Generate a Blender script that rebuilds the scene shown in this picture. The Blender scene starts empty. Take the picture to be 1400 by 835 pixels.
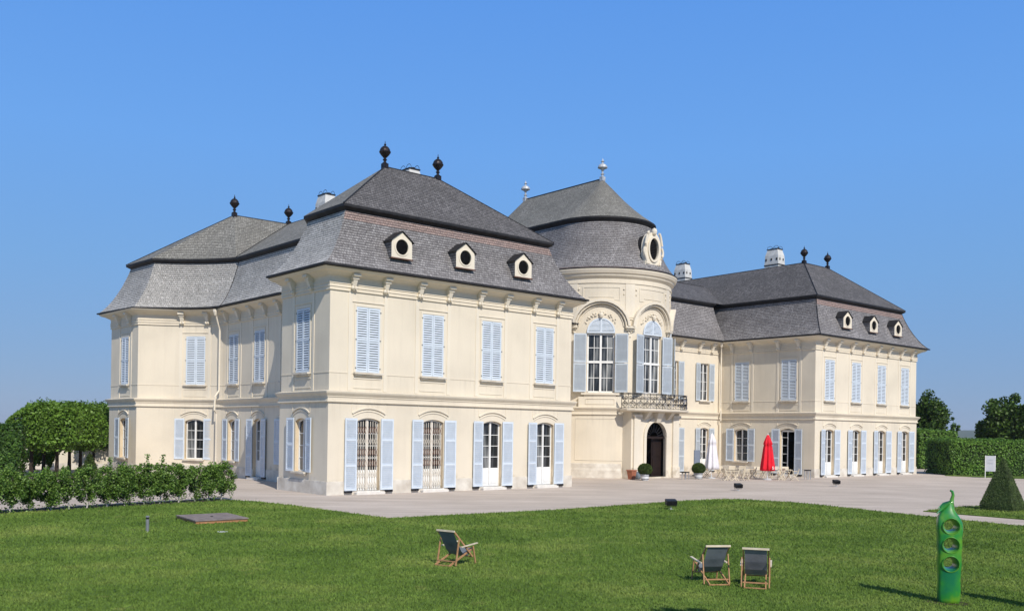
import bpy, math, random
import numpy as np
from mathutils import Vector, Matrix
random.seed(7); rng = np.random.default_rng(7)
R = math.radians
sc = bpy.context.scene
col = sc.collection
F, CH, ROLL, CX, CY = 1289.0, 3.2, 0.0153, 700.0, 589.8     # camera fit of the photograph (1400 px wide)

def ray(x, y):
    dx, dy = x-CX, y-CY
    return dx+ROLL*dy, dy-ROLL*dx
def G(x, y, z=0.0):                                          # ground point seen at a photo pixel
    X, Y = ray(x, y); D = (CH-z)*F/Y
    return (X/F*D, D)
def AT(x, D, y=CY):
    return (ray(x, y)[0]/F*D, D)

# ------------------------------------------------------------------ materials
def new_mat(name):
    m = bpy.data.materials.new(name); m.use_nodes = True
    nt = m.node_tree; b = nt.nodes['Principled BSDF']
    return m, nt, b
def N(nt, t, **kw):
    n = nt.nodes.new(t)
    for k, v in kw.items():
        if k in n.inputs: n.inputs[k].default_value = v
        else: setattr(n, k, v)
    return n
def L(nt, a, b): nt.links.new(a, b)
def ramp(nt, fac, stops):
    r = nt.nodes.new('ShaderNodeValToRGB'); e = r.color_ramp.elements
    while len(e) < len(stops): e.new(.5)
    for i, (p, c) in enumerate(stops):
        e[i].position = p; e[i].color = (*c, 1) if len(c) == 3 else c
    L(nt, fac, r.inputs['Fac']); return r
def noise_mat(name, c1, c2, scale, rough=.8, bump=0.0, detail=6, coords='Object', metal=0.0, bscale=None, spec=.3, lo=.3, hi=.7):
    m, nt, b = new_mat(name)
    tc = N(nt, 'ShaderNodeTexCoord')
    n = N(nt, 'ShaderNodeTexNoise'); n.inputs['Scale'].default_value = scale; n.inputs['Detail'].default_value = detail
    L(nt, tc.outputs[coords], n.inputs['Vector'])
    r = ramp(nt, n.outputs['Fac'], [(lo, c1), (hi, c2)])
    L(nt, r.outputs['Color'], b.inputs['Base Color'])
    b.inputs['Roughness'].default_value = rough; b.inputs['Metallic'].default_value = metal
    b.inputs['Specular IOR Level'].default_value = spec
    if bump:
        n2 = N(nt, 'ShaderNodeTexNoise'); n2.inputs['Scale'].default_value = bscale or scale*4; n2.inputs['Detail'].default_value = 4
        L(nt, tc.outputs[coords], n2.inputs['Vector'])
        bp = N(nt, 'ShaderNodeBump'); bp.inputs['Strength'].default_value = bump; bp.inputs['Distance'].default_value = .02
        L(nt, n2.outputs['Fac'], bp.inputs['Height']); L(nt, bp.outputs['Normal'], b.inputs['Normal'])
    return m

def plaster_mat(name, base, dirt=(.46, .39, .30), white=(.66, .62, .55), streak=.3):
    m, nt, b = new_mat(name)
    tc = N(nt, 'ShaderNodeTexCoord'); P = tc.outputs['Object']
    big = N(nt, 'ShaderNodeTexNoise', Scale=.35, Detail=5.0); L(nt, P, big.inputs['Vector'])
    r1 = ramp(nt, big.outputs['Fac'], [(.3, tuple(c*.90 for c in base)), (.5, base), (.7, tuple(min(1, c*1.06) for c in base))])
    mp = N(nt, 'ShaderNodeMapping'); mp.inputs['Scale'].default_value = (3.0, 3.0, .22); L(nt, P, mp.inputs['Vector'])
    st = N(nt, 'ShaderNodeTexNoise', Scale=1.0, Detail=6.0); L(nt, mp.outputs[0], st.inputs['Vector'])
    rs = ramp(nt, st.outputs['Fac'], [(.52, (0, 0, 0)), (.78, (streak,)*3)])
    mx = N(nt, 'ShaderNodeMix', data_type='RGBA'); L(nt, rs.outputs['Color'], mx.inputs[0])
    L(nt, r1.outputs['Color'], mx.inputs[6]); mx.inputs[7].default_value = (*dirt, 1)
    # rain streaks washed down from the ledge, the sills and the cornice
    sz0 = N(nt, 'ShaderNodeSeparateXYZ'); L(nt, P, sz0.inputs[0]); dz_ = N(nt, 'ShaderNodeMath', operation='DIVIDE'); L(nt, sz0.outputs['Z'], dz_.inputs[0]); dz_.inputs[1].default_value = 15.0
    rb = ramp(nt, dz_.outputs[0], [(3.5/15, (0, 0, 0)), (4.45/15, (1, 1, 1)), (4.7/15, (.5, .5, .5)), (5.1/15, (.8, .8, .8)), (5.2/15, (.15, .15, .15)), (5.85/15, (.9, .9, .9)), (6.0/15, (0, 0, 0)), (8.9/15, (0, 0, 0)), (9.9/15, (.8, .8, .8)), (10.4/15, (.2, .2, .2))])
    mq = N(nt, 'ShaderNodeMapping'); mq.inputs['Scale'].default_value = (5.5, 5.5, .12); L(nt, P, mq.inputs['Vector'])
    sq = N(nt, 'ShaderNodeTexNoise', Scale=1.0, Detail=4.0, Roughness=.7); L(nt, mq.outputs[0], sq.inputs['Vector'])
    rq = ramp(nt, sq.outputs['Fac'], [(.52, (0, 0, 0)), (.72, (.34, .34, .34))])
    mm = N(nt, 'ShaderNodeMath', operation='MULTIPLY'); L(nt, rb.outputs['Color'], mm.inputs[0]); L(nt, rq.outputs['Color'], mm.inputs[1])
    mxs = N(nt, 'ShaderNodeMix', data_type='RGBA'); L(nt, mm.outputs[0], mxs.inputs[0]); L(nt, mx.outputs[2], mxs.inputs[6]); mxs.inputs[7].default_value = (.42, .37, .30, 1)
    mx = mxs
    # damp patches and flaking low on the wall
    sx = N(nt, 'ShaderNodeSeparateXYZ'); L(nt, P, sx.inputs[0])
    mr = N(nt, 'ShaderNodeMapRange'); mr.inputs['From Min'].default_value = 1.7; mr.inputs['From Max'].default_value = .3
    L(nt, sx.outputs['Z'], mr.inputs['Value'])
    n3 = N(nt, 'ShaderNodeTexNoise', Scale=1.1, Detail=8.0, Roughness=.65); L(nt, P, n3.inputs['Vector'])
    mu = N(nt, 'ShaderNodeMath', operation='MULTIPLY'); L(nt, mr.outputs[0], mu.inputs[0]); L(nt, n3.outputs['Fac'], mu.inputs[1])
    r3 = ramp(nt, mu.outputs[0], [(.33, (0, 0, 0)), (.47, (.62, .62, .62))])
    n4 = N(nt, 'ShaderNodeTexNoise', Scale=2.3, Detail=5.0); L(nt, P, n4.inputs['Vector'])
    rd = ramp(nt, n4.outputs['Fac'], [(.42, (.40, .34, .26)), (.6, white)])
    mx2 = N(nt, 'ShaderNodeMix', data_type='RGBA'); L(nt, r3.outputs['Color'], mx2.inputs[0])
    L(nt, mx.outputs[2], mx2.inputs[6]); L(nt, rd.outputs['Color'], mx2.inputs[7])
    L(nt, mx2.outputs[2], b.inputs['Base Color'])
    b.inputs['Roughness'].default_value = .9; b.inputs['Specular IOR Level'].default_value = .15
    n2 = N(nt, 'ShaderNodeTexNoise', Scale=14.0, Detail=4.0); L(nt, P, n2.inputs['Vector'])
    bp = N(nt, 'ShaderNodeBump', Strength=.25, Distance=.01); L(nt, n2.outputs['Fac'], bp.inputs['Height']); L(nt, bp.outputs['Normal'], b.inputs['Normal'])
    return m

def shingle_mat(name, ca, cb, cc, row=.185, wid=.15):
    m, nt, b = new_mat(name)
    uv = N(nt, 'ShaderNodeUVMap'); V = uv.outputs['UV']
    br = N(nt, 'ShaderNodeTexBrick'); br.offset = .5
    L(nt, V, br.inputs['Vector'])
    br.inputs['Scale'].default_value = 1.0; br.inputs['Mortar Size'].default_value = .008; br.inputs['Mortar Smooth'].default_value = .3
    br.inputs['Brick Width'].default_value = wid; br.inputs['Row Height'].default_value = row
    br.inputs['Color1'].default_value = (*ca, 1); br.inputs['Color2'].default_value = (*cb, 1); br.inputs['Mortar'].default_value = (*[c*.35 for c in ca], 1)
    nz = N(nt, 'ShaderNodeTexNoise', Scale=.55, Detail=8.0, Roughness=.72); L(nt, V, nz.inputs['Vector'])
    rz = ramp(nt, nz.outputs['Fac'], [(.38, (0, 0, 0)), (.66, (.85, .85, .85))])
    mx = N(nt, 'ShaderNodeMix', data_type='RGBA'); L(nt, rz.outputs['Color'], mx.inputs[0]); L(nt, br.outputs['Color'], mx.inputs[6]); mx.inputs[7].default_value = (*cc, 1)
    # fine per-shingle grain
    mp = N(nt, 'ShaderNodeMapping'); mp.inputs['Scale'].default_value = (1/wid, 1/row, 1); L(nt, V, mp.inputs['Vector'])
    wn = N(nt, 'ShaderNodeTexNoise', Scale=1.3, Detail=3.0, Roughness=.8); L(nt, mp.outputs[0], wn.inputs['Vector'])
    rw = ramp(nt, wn.outputs['Fac'], [(.3, (.48, .48, .48)), (.72, (1.65, 1.65, 1.65))])
    ml = N(nt, 'ShaderNodeMix', data_type='RGBA', blend_type='MULTIPLY'); ml.inputs[0].default_value = 1
    L(nt, mx.outputs[2], ml.inputs[6]); L(nt, rw.outputs['Color'], ml.inputs[7])
    b.inputs['Roughness'].default_value = .75; b.inputs['Specular IOR Level'].default_value = .25
    sx = N(nt, 'ShaderNodeSeparateXYZ'); L(nt, V, sx.inputs[0])
    dv = N(nt, 'ShaderNodeMath', operation='DIVIDE'); L(nt, sx.outputs['Y'], dv.inputs[0]); dv.inputs[1].default_value = row
    fr = N(nt, 'ShaderNodeMath', operation='FRACT'); L(nt, dv.outputs[0], fr.inputs[0])
    # open joint under the butt of each course
    rj = ramp(nt, fr.outputs[0], [(.0, (.30, .30, .30)), (.20, (.45, .45, .45)), (.30, (1, 1, 1)), (1.0, (1.08, 1.08, 1.08))])
    mj = N(nt, 'ShaderNodeMix', data_type='RGBA', blend_type='MULTIPLY'); mj.inputs[0].default_value = 1
    L(nt, ml.outputs[2], mj.inputs[6]); L(nt, rj.outputs['Color'], mj.inputs[7]); L(nt, mj.outputs[2], b.inputs['Base Color'])
    sb = N(nt, 'ShaderNodeMath', operation='SUBTRACT'); sb.inputs[0].default_value = 1.0; L(nt, fr.outputs[0], sb.inputs[1])
    ad = N(nt, 'ShaderNodeMath', operation='MULTIPLY_ADD'); L(nt, br.outputs['Fac'], ad.inputs[0]); ad.inputs[1].default_value = -.6; L(nt, sb.outputs[0], ad.inputs[2])
    bp = N(nt, 'ShaderNodeBump', Strength=.9, Distance=.03); L(nt, ad.outputs[0], bp.inputs['Height']); L(nt, bp.outputs['Normal'], b.inputs['Normal'])
    return m

def leaf_mat(name, cols, trans=.25, rough=.5, clump=None):
    m, nt, b = new_mat(name)
    g = N(nt, 'ShaderNodeNewGeometry')
    r = ramp(nt, g.outputs['Random Per Island'], [(i/(len(cols)-1), c) for i, c in enumerate(cols)])
    tc = N(nt, 'ShaderNodeTexCoord'); nz = N(nt, 'ShaderNodeTexNoise', Scale=clump or .9, Detail=3.0); L(nt, tc.outputs['Object'], nz.inputs['Vector'])
    rn = ramp(nt, nz.outputs['Fac'], [(.3, (.7, .7, .7)), (.7, (1.3, 1.3, 1.2))])
    mx = N(nt, 'ShaderNodeMix', data_type='RGBA', blend_type='MULTIPLY'); mx.inputs[0].default_value = 1
    L(nt, r.outputs['Color'], mx.inputs[6]); L(nt, rn.outputs['Color'], mx.inputs[7])
    L(nt, mx.outputs[2], b.inputs['Base Color']); b.inputs['Roughness'].default_value = rough; b.inputs['Specular IOR Level'].default_value = .3
    if trans:
        t = N(nt, 'ShaderNodeBsdfTranslucent'); L(nt, mx.outputs[2], t.inputs['Color'])
        ms = N(nt, 'ShaderNodeMixShader'); ms.inputs[0].default_value = trans
        L(nt, b.outputs[0], ms.inputs[1]); L(nt, t.outputs[0], ms.inputs[2]); L(nt, ms.outputs[0], nt.nodes['Material Output'].inputs['Surface'])
    return m

M = {}
M['plaster'] = plaster_mat('cream plaster', (.715, .642, .518), streak=.16)
M['trim'] = plaster_mat('pale trim plaster', (.735, .668, .55), streak=.10)
M['stone'] = noise_mat('pale plinth stone', (.50, .45, .38), (.74, .70, .62), 1.6, .9, .5, 8)
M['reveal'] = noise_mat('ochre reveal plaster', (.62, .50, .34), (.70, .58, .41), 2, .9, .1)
M['roof_low'] = shingle_mat('grey wooden shingles', (.215, .203, .205), (.36, .345, .345), (.165, .155, .155))
M['roof_silver'] = shingle_mat('silvery weathered shingles', (.44, .43, .41), (.62, .60, .575), (.30, .29, .275))
M['roof_up'] = shingle_mat('dark weathered shingles', (.098, .093, .096), (.190, .182, .184), (.092, .088, .088))
M['roof_warm'] = shingle_mat('weathered warm grey shingles', (.20, .195, .175), (.32, .31, .285), (.165, .16, .145))
M['copper'] = shingle_mat('rust stained shingles', (.34, .24, .21), (.40, .30, .27), (.24, .19, .18))
M['lead'] = noise_mat('dark sheet metal', (.018, .018, .020), (.035, .033, .034), 3, .6, 0, metal=.3)
M['rust'] = noise_mat('rusty flashing', (.16, .075, .05), (.10, .06, .05), 3, .7)
M['finial'] = noise_mat('dark oiled metal', (.020, .017, .018), (.055, .045, .045), 6, .38, 0, metal=.6)
M['finial_pale'] = noise_mat('pale zinc', (.34, .37, .40), (.62, .63, .64), 6, .45, 0, metal=.25)
M['louvre'] = noise_mat('pale blue shutter paint', (.575, .645, .72), (.655, .72, .795), 3, .5, .05, spec=.35)
M['louvre_grey'] = noise_mat('grey blue shutter paint', (.48, .535, .59), (.55, .61, .665), 3, .55, .05, spec=.35)
M['white'] = noise_mat('white window paint', (.74, .74, .72), (.84, .84, .82), 3, .45, 0)
M['chim'] = noise_mat('whitewashed chimney', (.50, .50, .48), (.66, .66, .64), 2.5, .85, .3)
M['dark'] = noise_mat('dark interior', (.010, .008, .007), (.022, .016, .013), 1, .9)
M['brownwood'] = noise_mat('dark brown door wood', (.012, .007, .006), (.022, .012, .009), 5, .55, .1)
M['iron'] = noise_mat('wrought iron', (.012, .012, .014), (.035, .035, .04), 9, .42, 0, metal=.4)
M['rail_iron'] = noise_mat('wrought iron with painted glints', (.02, .02, .024), (.34, .35, .38), 2.0, .35, 0, metal=.5, lo=.50, hi=.66)  # pale patches painted into the iron colour stand in for bright glints
M['gate'] = noise_mat('cream lattice gate', (.62, .56, .48), (.72, .68, .60), 5, .5, 0)
M['gate_rust'] = noise_mat('brown gate joint', (.30, .17, .12), (.22, .13, .10), 5, .5, 0)
M['slat_dark'] = noise_mat('black louvre', (.012, .012, .013), (.025, .025, .027), 5, .5)
def glass_mat():
    m, nt, b = new_mat('window glass')
    tc = N(nt, 'ShaderNodeTexCoord'); n = N(nt, 'ShaderNodeTexNoise', Scale=.9, Detail=2.0)
    mp = N(nt, 'ShaderNodeMapping'); mp.inputs['Scale'].default_value = (3, 3, .3); L(nt, tc.outputs['Object'], mp.inputs[0]); L(nt, mp.outputs[0], n.inputs['Vector'])
    oi = N(nt, 'ShaderNodeObjectInfo'); ad = N(nt, 'ShaderNodeMath', operation='MULTIPLY_ADD'); L(nt, oi.outputs['Random'], ad.inputs[0]); ad.inputs[1].default_value = .10; L(nt, n.outputs['Fac'], ad.inputs[2])
    r = ramp(nt, ad.outputs[0], [(.5, (.016, .018, .020)), (.60, (.07, .075, .08)), (.72, (.26, .27, .27))])
    L(nt, r.outputs['Color'], b.inputs['Base Color']); b.inputs['Roughness'].default_value = .04
    n2 = N(nt, 'ShaderNodeTexNoise', Scale=1.6, Detail=1.0); L(nt, tc.outputs['Object'], n2.inputs['Vector'])
    bp = N(nt, 'ShaderNodeBump', Strength=.15, Distance=.02); L(nt, n2.outputs['Fac'], bp.inputs['Height']); L(nt, bp.outputs['Normal'], b.inputs['Normal'])
    return m
M['glass'] = glass_mat()
M['hinge'] = noise_mat('grey hinge iron', (.10, .11, .12), (.18, .19, .21), 5, .5)
M['step'] = noise_mat('pale worn stone step', (.62, .59, .54), (.76, .73, .68), 3, .8, .3)

# ------------------------------------------------------------------ mesh builder
class MB:
    def __init__(s): s.v = []; s.f = []; s.m = []; s.uv = {}
    def vert(s, p): s.v.append(tuple(p)); return len(s.v)-1
    def face(s, pts, mi=0, uv=None):
        i = [s.vert(p) for p in pts]; s.f.append(i); s.m.append(mi)
        if uv: s.uv[len(s.f)-1] = uv
    def box(s, x0, x1, y0, y1, z0, z1, mi=0):
        s.hexa([(x0, y0, z0), (x1, y0, z0), (x1, y1, z0), (x0, y1, z0), (x0, y0, z1), (x1, y0, z1), (x1, y1, z1), (x0, y1, z1)], mi)
    def hexa(s, p, mi=0):
        b = len(s.v); s.v += [tuple(q) for q in p]
        for f in ((0, 3, 2, 1), (4, 5, 6, 7), (0, 1, 5, 4), (1, 2, 6, 5), (2, 3, 7, 6), (3, 0, 4, 7)):
            s.f.append([b+k for k in f]); s.m.append(mi)
    def bar(s, a, b, w, h=None, mi=0, up=(0, 0, 1)):
        a = Vector(a); b = Vector(b); d = (b-a).normalized(); h = h or w
        u = Vector(up)
        if abs(d.dot(u)) > .95: u = Vector((0, 1, 0))
        x = d.cross(u).normalized()*w/2; y = x.cross(d).normalized()*h/2
        s.hexa([a-x-y, a+x-y, a+x+y, a-x+y, b-x-y, b+x-y, b+x+y, b-x+y], mi)
    def tube(s, pts, r, n=6, mi=0, cap=True):
        pts = [Vector(p) for p in pts]; rr = r if isinstance(r, (list, tuple)) else [r]*len(pts)
        b = len(s.v); ref = Vector((0, 0, 1))
        for i, p in enumerate(pts):
            d = (pts[min(i+1, len(pts)-1)]-pts[max(i-1, 0)])
            d = d.normalized() if d.length > 1e-9 else Vector((0, 0, 1))
            u = ref if abs(d.dot(ref)) < .9 else Vector((1, 0, 0))
            x = d.cross(u).normalized(); y = x.cross(d)
            for k in range(n):
                a = 2*math.pi*k/n; s.v.append(tuple(p+(x*math.cos(a)+y*math.sin(a))*rr[i]))
        for i in range(len(pts)-1):
            for k in range(n):
                s.f.append([b+i*n+k, b+i*n+(k+1) % n, b+(i+1)*n+(k+1) % n, b+(i+1)*n+k]); s.m.append(mi)
        if cap:
            s.f.append([b+k for k in range(n)]); s.m.append(mi); s.f.append([b+(len(pts)-1)*n+k for k in range(n)][::-1]); s.m.append(mi)
    def lathe(s, prof, c=(0, 0, 0), n=20, mi=0, fold=None):
        b = len(s.v)
        for j, (r, z) in enumerate(prof):
            for k in range(n):
                a = 2*math.pi*k/n; q = r*(1 if not fold else fold(a, j/(len(prof)-1)))
                s.v.append((c[0]+q*math.cos(a), c[1]+q*math.sin(a), c[2]+z))
        for i in range(len(prof)-1):
            for k in range(n):
                s.f.append([b+i*n+k, b+i*n+(k+1) % n, b+(i+1)*n+(k+1) % n, b+(i+1)*n+k]); s.m.append(mi)
        s.f.append([b+k for k in range(n)][::-1]); s.m.append(mi)
        s.f.append([b+(len(prof)-1)*n+k for k in range(n)]); s.m.append(mi)
    def strip(s, A, B, closed=False, mi=0):
        n = len(A)
        for i in range(n if closed else n-1):
            j = (i+1) % n; s.face([A[i], A[j], B[j], B[i]], mi)
    def build(s, name, mats, parent=None, label=None, smooth=False, loc=None, rot=0, uv=None):
        me = bpy.data.meshes.new(name); me.from_pydata(s.v, [], s.f)
        if not isinstance(mats, (list, tuple)): mats = [mats]
        for m in mats: me.materials.append(m)
        me.polygons.foreach_set('material_index', s.m)
        if uv:
            ul = me.uv_layers.new(name='UVMap')
            for p in me.polygons:
                if p.index in s.uv:
                    for li, q in zip(p.loop_indices, s.uv[p.index]): ul.data[li].uv = q
                    continue
                n = p.normal; t = Vector((-n.y, n.x, 0))
                t = t.normalized() if t.length > 1e-4 else Vector((1, 0, 0))
                if t.x < -1e-6 or (abs(t.x) < 1e-6 and t.y < 0): t = -t
                for li in p.loop_indices:
                    q = me.vertices[me.loops[li].vertex_index].co
                    ul.data[li].uv = (q.dot(t), q.z*uv)
        if smooth: me.polygons.foreach_set('use_smooth', [True]*len(me.polygons))
        me.update()
        o = bpy.data.objects.new(name, me); col.objects.link(o)
        if parent: o.parent = parent
        if loc: o.location = loc
        if rot: o.rotation_euler = (0, 0, rot)
        if label: o['label'] = label
        return o

def thing(name, label, cat, loc=(0, 0, 0), rot=0, group=None):
    o = bpy.data.objects.new(name, None); col.objects.link(o); o.location = loc; o.rotation_euler = (0, 0, rot)
    tag(o, label, cat, group); return o
def tag(o, label, cat, group=None):
    o['label'] = label; o['category'] = cat
    if group: o['group'] = group
    return o
def struct(o): o['kind'] = 'structure'; return o
KIDS = {}
def copy_tree(o, parent=None):
    c = o.copy(); col.objects.link(c)
    if parent: c.parent = parent
    for ch in [x for x in list(col.objects) if x.parent == o]:
        copy_tree(ch, c)
    return c
def copy_thing(o, loc, rot, label):
    c = copy_tree(o); c.location = loc; c.rotation_euler = (0, 0, rot); c['label'] = label; return c

# ------------------------------------------------------------------ paths
def bez(a, c, b, n=10):
    return [((1-t)**2*a[0]+2*t*(1-t)*c[0]+t*t*b[0], (1-t)**2*a[1]+2*t*(1-t)*c[1]+t*t*b[1]) for t in [i/n for i in range(n+1)]]
def offset(pts, d, closed=True):
    out = []; n = len(pts)
    for i in range(n):
        p = Vector(pts[i])
        a = Vector(pts[i-1]) if (closed or i > 0) else None
        b = Vector(pts[(i+1) % n]) if (closed or i < n-1) else None
        n1 = None if a is None else Vector((-(p-a).y, (p-a).x)).normalized()
        n2 = None if b is None else Vector((-(b-p).y, (b-p).x)).normalized()
        if n1 is None: n1 = n2
        if n2 is None: n2 = n1
        m = (n1+n2).normalized(); k = d/max(.3, m.dot(n1)); q = p+m*k
        out.append((q.x, q.y))
    return out
class Path:
    def __init__(s, pts, smooth=True):
        s.p = [Vector(q) for q in pts]; s.c = [0.0]
        for a, b in zip(s.p, s.p[1:]): s.c.append(s.c[-1]+(b-a).length)
        s.L = s.c[-1]; s.n = []
        for i in range(len(s.p)):
            a = s.p[max(i-1, 0)]; b = s.p[min(i+1, len(s.p)-1)]; d = (b-a).normalized(); s.n.append(Vector((-d.y, d.x)))
    def at(s, t, d=0, z=0):
        i = 0
        while i < len(s.c)-2 and t > s.c[i+1]: i += 1
        k = (t-s.c[i])/max(1e-9, s.c[i+1]-s.c[i]); kk = min(1, max(0, k))
        p = s.p[i]+(s.p[i+1]-s.p[i])*k; n = (s.n[i]*(1-kk)+s.n[i+1]*kk).normalized()
        q = p+n*d; return Vector((q.x, q.y, z))
    def nrm(s, t):
        a = s.at(t, 0); b = s.at(t, 1); return (b-a)
    def near(s, x, y):
        best = (1e9, 0)
        for i in range(401):
            t = s.L*i/400; q = s.at(t); dd = (q.x-x)**2+(q.y-y)**2
            if dd < best[0]: best = (dd, t)
        return best[1]
    def breaks(s, a, b):
        return [a]+[c for c in s.c if a+1e-4 < c < b-1e-4]+[b]
def pbox(mb, P, s0, s1, z0, z1, d0, d1, mi=0):               # box laid along a path
    ss = P.breaks(s0, s1)
    for a, b in zip(ss, ss[1:]):
        mb.hexa([P.at(a, d0, z0), P.at(b, d0, z0), P.at(b, d1, z0), P.at(a, d1, z0), P.at(a, d0, z1), P.at(b, d0, z1), P.at(b, d1, z1), P.at(a, d1, z1)], mi)
def topz(o, s):
    r = o['rise']
    if r <= 0: return o['zt']
    w = o['w']/2; x = max(-w, min(w, s-o['c'])); RR = (w*w+r*r)/(2*r)
    return o['zt']-RR+math.sqrt(max(0, RR*RR-x*x))
def wall(mb, P, z0, z1, ops=(), depth=.34, mi=0, rmi=1):
    br = set([0, P.L]+list(P.c))
    for o in ops:
        a, b = o['c']-o['w']/2, o['c']+o['w']/2; k = 12 if o['rise'] > 0 else 1
        for i in range(k+1): br.add(a+(b-a)*i/k)
    br = sorted(br); bb = [br[0]]
    for x in br[1:]:
        if x-bb[-1] > 1e-5: bb.append(x)
    for a, b in zip(bb, bb[1:]):
        m = (a+b)/2; o = next((q for q in ops if abs(m-q['c']) < q['w']/2), None)
        if not o:
            mb.face([P.at(a, 0, z0), P.at(b, 0, z0), P.at(b, 0, z1), P.at(a, 0, z1)], mi); continue
        if o['zb'] > z0+1e-4: mb.face([P.at(a, 0, z0), P.at(b, 0, z0), P.at(b, 0, o['zb']), P.at(a, 0, o['zb'])], mi)
        ta, tb = topz(o, a), topz(o, b)
        mb.face([P.at(a, 0, ta), P.at(b, 0, tb), P.at(b, 0, z1), P.at(a, 0, z1)], mi)
        dd = o.get('depth', depth)
        mb.face([P.at(a, 0, ta), P.at(b, 0, tb), P.at(b, -dd, tb), P.at(a, -dd, ta)], rmi)
        mb.face([P.at(a, 0, o['zb']), P.at(b, 0, o['zb']), P.at(b, -dd, o['zb']), P.at(a, -dd, o['zb'])], rmi)
    for o in ops:
        dd = o.get('depth', depth)
        for sg in (-1, 1):
            s = o['c']+sg*o['w']/2; t = topz(o, s)
            mb.face([P.at(s, 0, o['zb']), P.at(s, 0, t), P.at(s, -dd, t), P.at(s, -dd, o['zb'])], rmi)
def sweep(mb, pts, prof, closed=True, mi=0, dz=0, ends=True):
    rings = [[(q[0], q[1], z+dz) for q in offset(pts, d, closed)] for d, z in prof]
    for a, b in zip(rings, rings[1:]): mb.strip(a, b, closed, mi)
    if not closed and ends:
        mb.face([r[0] for r in rings], mi); mb.face([r[-1] for r in rings][::-1], mi)
def arcband(mb, P, c, w, zs, rise, th, d0, d1, mi=0, n=14, ext=0):   # segmental moulding over an opening
    RR = (w*w/4+rise*rise)/(2*rise); zc = zs+rise-RR; am = math.asin(min(1, w/2/RR)); pr = []
    for i in range(n+1):
        a = -am+2*am*i/n; pr.append((c+RR*math.sin(a), zc+RR*math.cos(a), c+(RR+th)*math.sin(a), zc+(RR+th)*math.cos(a)))
    for p, q in zip(pr, pr[1:]):
        mb.hexa([P.at(p[0], d0, p[1]), P.at(q[0], d0, q[1]), P.at(q[0], d1, q[1]), P.at(p[0], d1, p[1]),
                 P.at(p[2], d0, p[3]), P.at(q[2], d0, q[3]), P.at(q[2], d1, q[3]), P.at(p[2], d1, p[3])], mi)

# ------------------------------------------------------------------ PALACE
ang = math.atan2(.6493, .7606)
palace = thing('palace', 'cream baroque palace with blue shutters, grey shingled mansard roofs and domed centre hall', 'palace', (-8.85, 45.4, 0), ang)

# window and shutter meshes (built once, shared)
def leaf_mesh(w, h, rails, arch=0.0, slat=.10, gap=False):
    mb = MB(); st = .075; t = .045; y0 = 0.0
    mb.box(0, st, y0, t, 0, h); mb.box(w-st, w, y0, t, 0, h)
    rz = [0]+[r*h for r in rails]+[h]
    edges = []
    for i, r in enumerate(rz):
        hh = .11
        a = 0 if i == 0 else (h-hh if i == len(rz)-1 else r-hh/2); mb.box(st, w-st, y0, t, a, a+hh); edges.append((a, a+hh))
    for (a0, a1), (b0, b1) in zip(edges, edges[1:]):
        n = max(2, int((b0-a1)/slat)); dz = (b0-a1)/n
        for k in range(n):
            z = a1+dz*k
            g_ = .36 if gap else .16
            ya, yb_ = (.027, .006) if gap else (.0, .034)
            mb.hexa([(st, ya, z+dz*g_*.5), (w-st, ya, z+dz*g_*.5), (w-st, ya+.010, z+dz*g_*.5), (st, ya+.010, z+dz*g_*.5),
                     (st, yb_, z+dz*(1-g_*.5)), (w-st, yb_, z+dz*(1-g_*.5)), (w-st, yb_+.010, z+dz*(1-g_*.5)), (st, yb_+.010, z+dz*(1-g_*.5))])
    mb.box(st*.5, w-st*.5, -.006, -.001, .05, h-.05, 1 if gap else 0)
    return mb
MESH = {}
def shutter(parent, key, w, h, rails, mat, x, z, y, rot, flip, label=None):
    k = (key, mat.name)
    if k not in MESH:
        o = leaf_mesh(w, h, rails, gap=key[0] == 'u', slat=.118 if key[0] == 'u' else .10).build('shutter', [mat, M['slat_dark']], parent); MESH[k] = o.data
    else:
        o = bpy.data.objects.new('shutter', MESH[k]); col.objects.link(o); o.parent = parent
    o.location = (x, y, z); o.rotation_euler = (0, 0, rot)
    if flip: o.scale = (-1, 1, 1)
    if label: o['label'] = label
    return o
def shared(key, name, fn, mat, parent, loc=(0, 0, 0)):
    if key not in MESH:
        o = fn().build(name, mat, parent); MESH[key] = o.data
    else:
        o = bpy.data.objects.new(name, MESH[key]); col.objects.link(o); o.parent = parent
    o.location = loc; return o
def place(o, P, s, d=0):
    p = P.at(s, d); n = P.nrm(s); o.location = (p.x, p.y, 0); o.rotation_euler = (0, 0, math.atan2(n.y, n.x)-math.pi/2)

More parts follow.
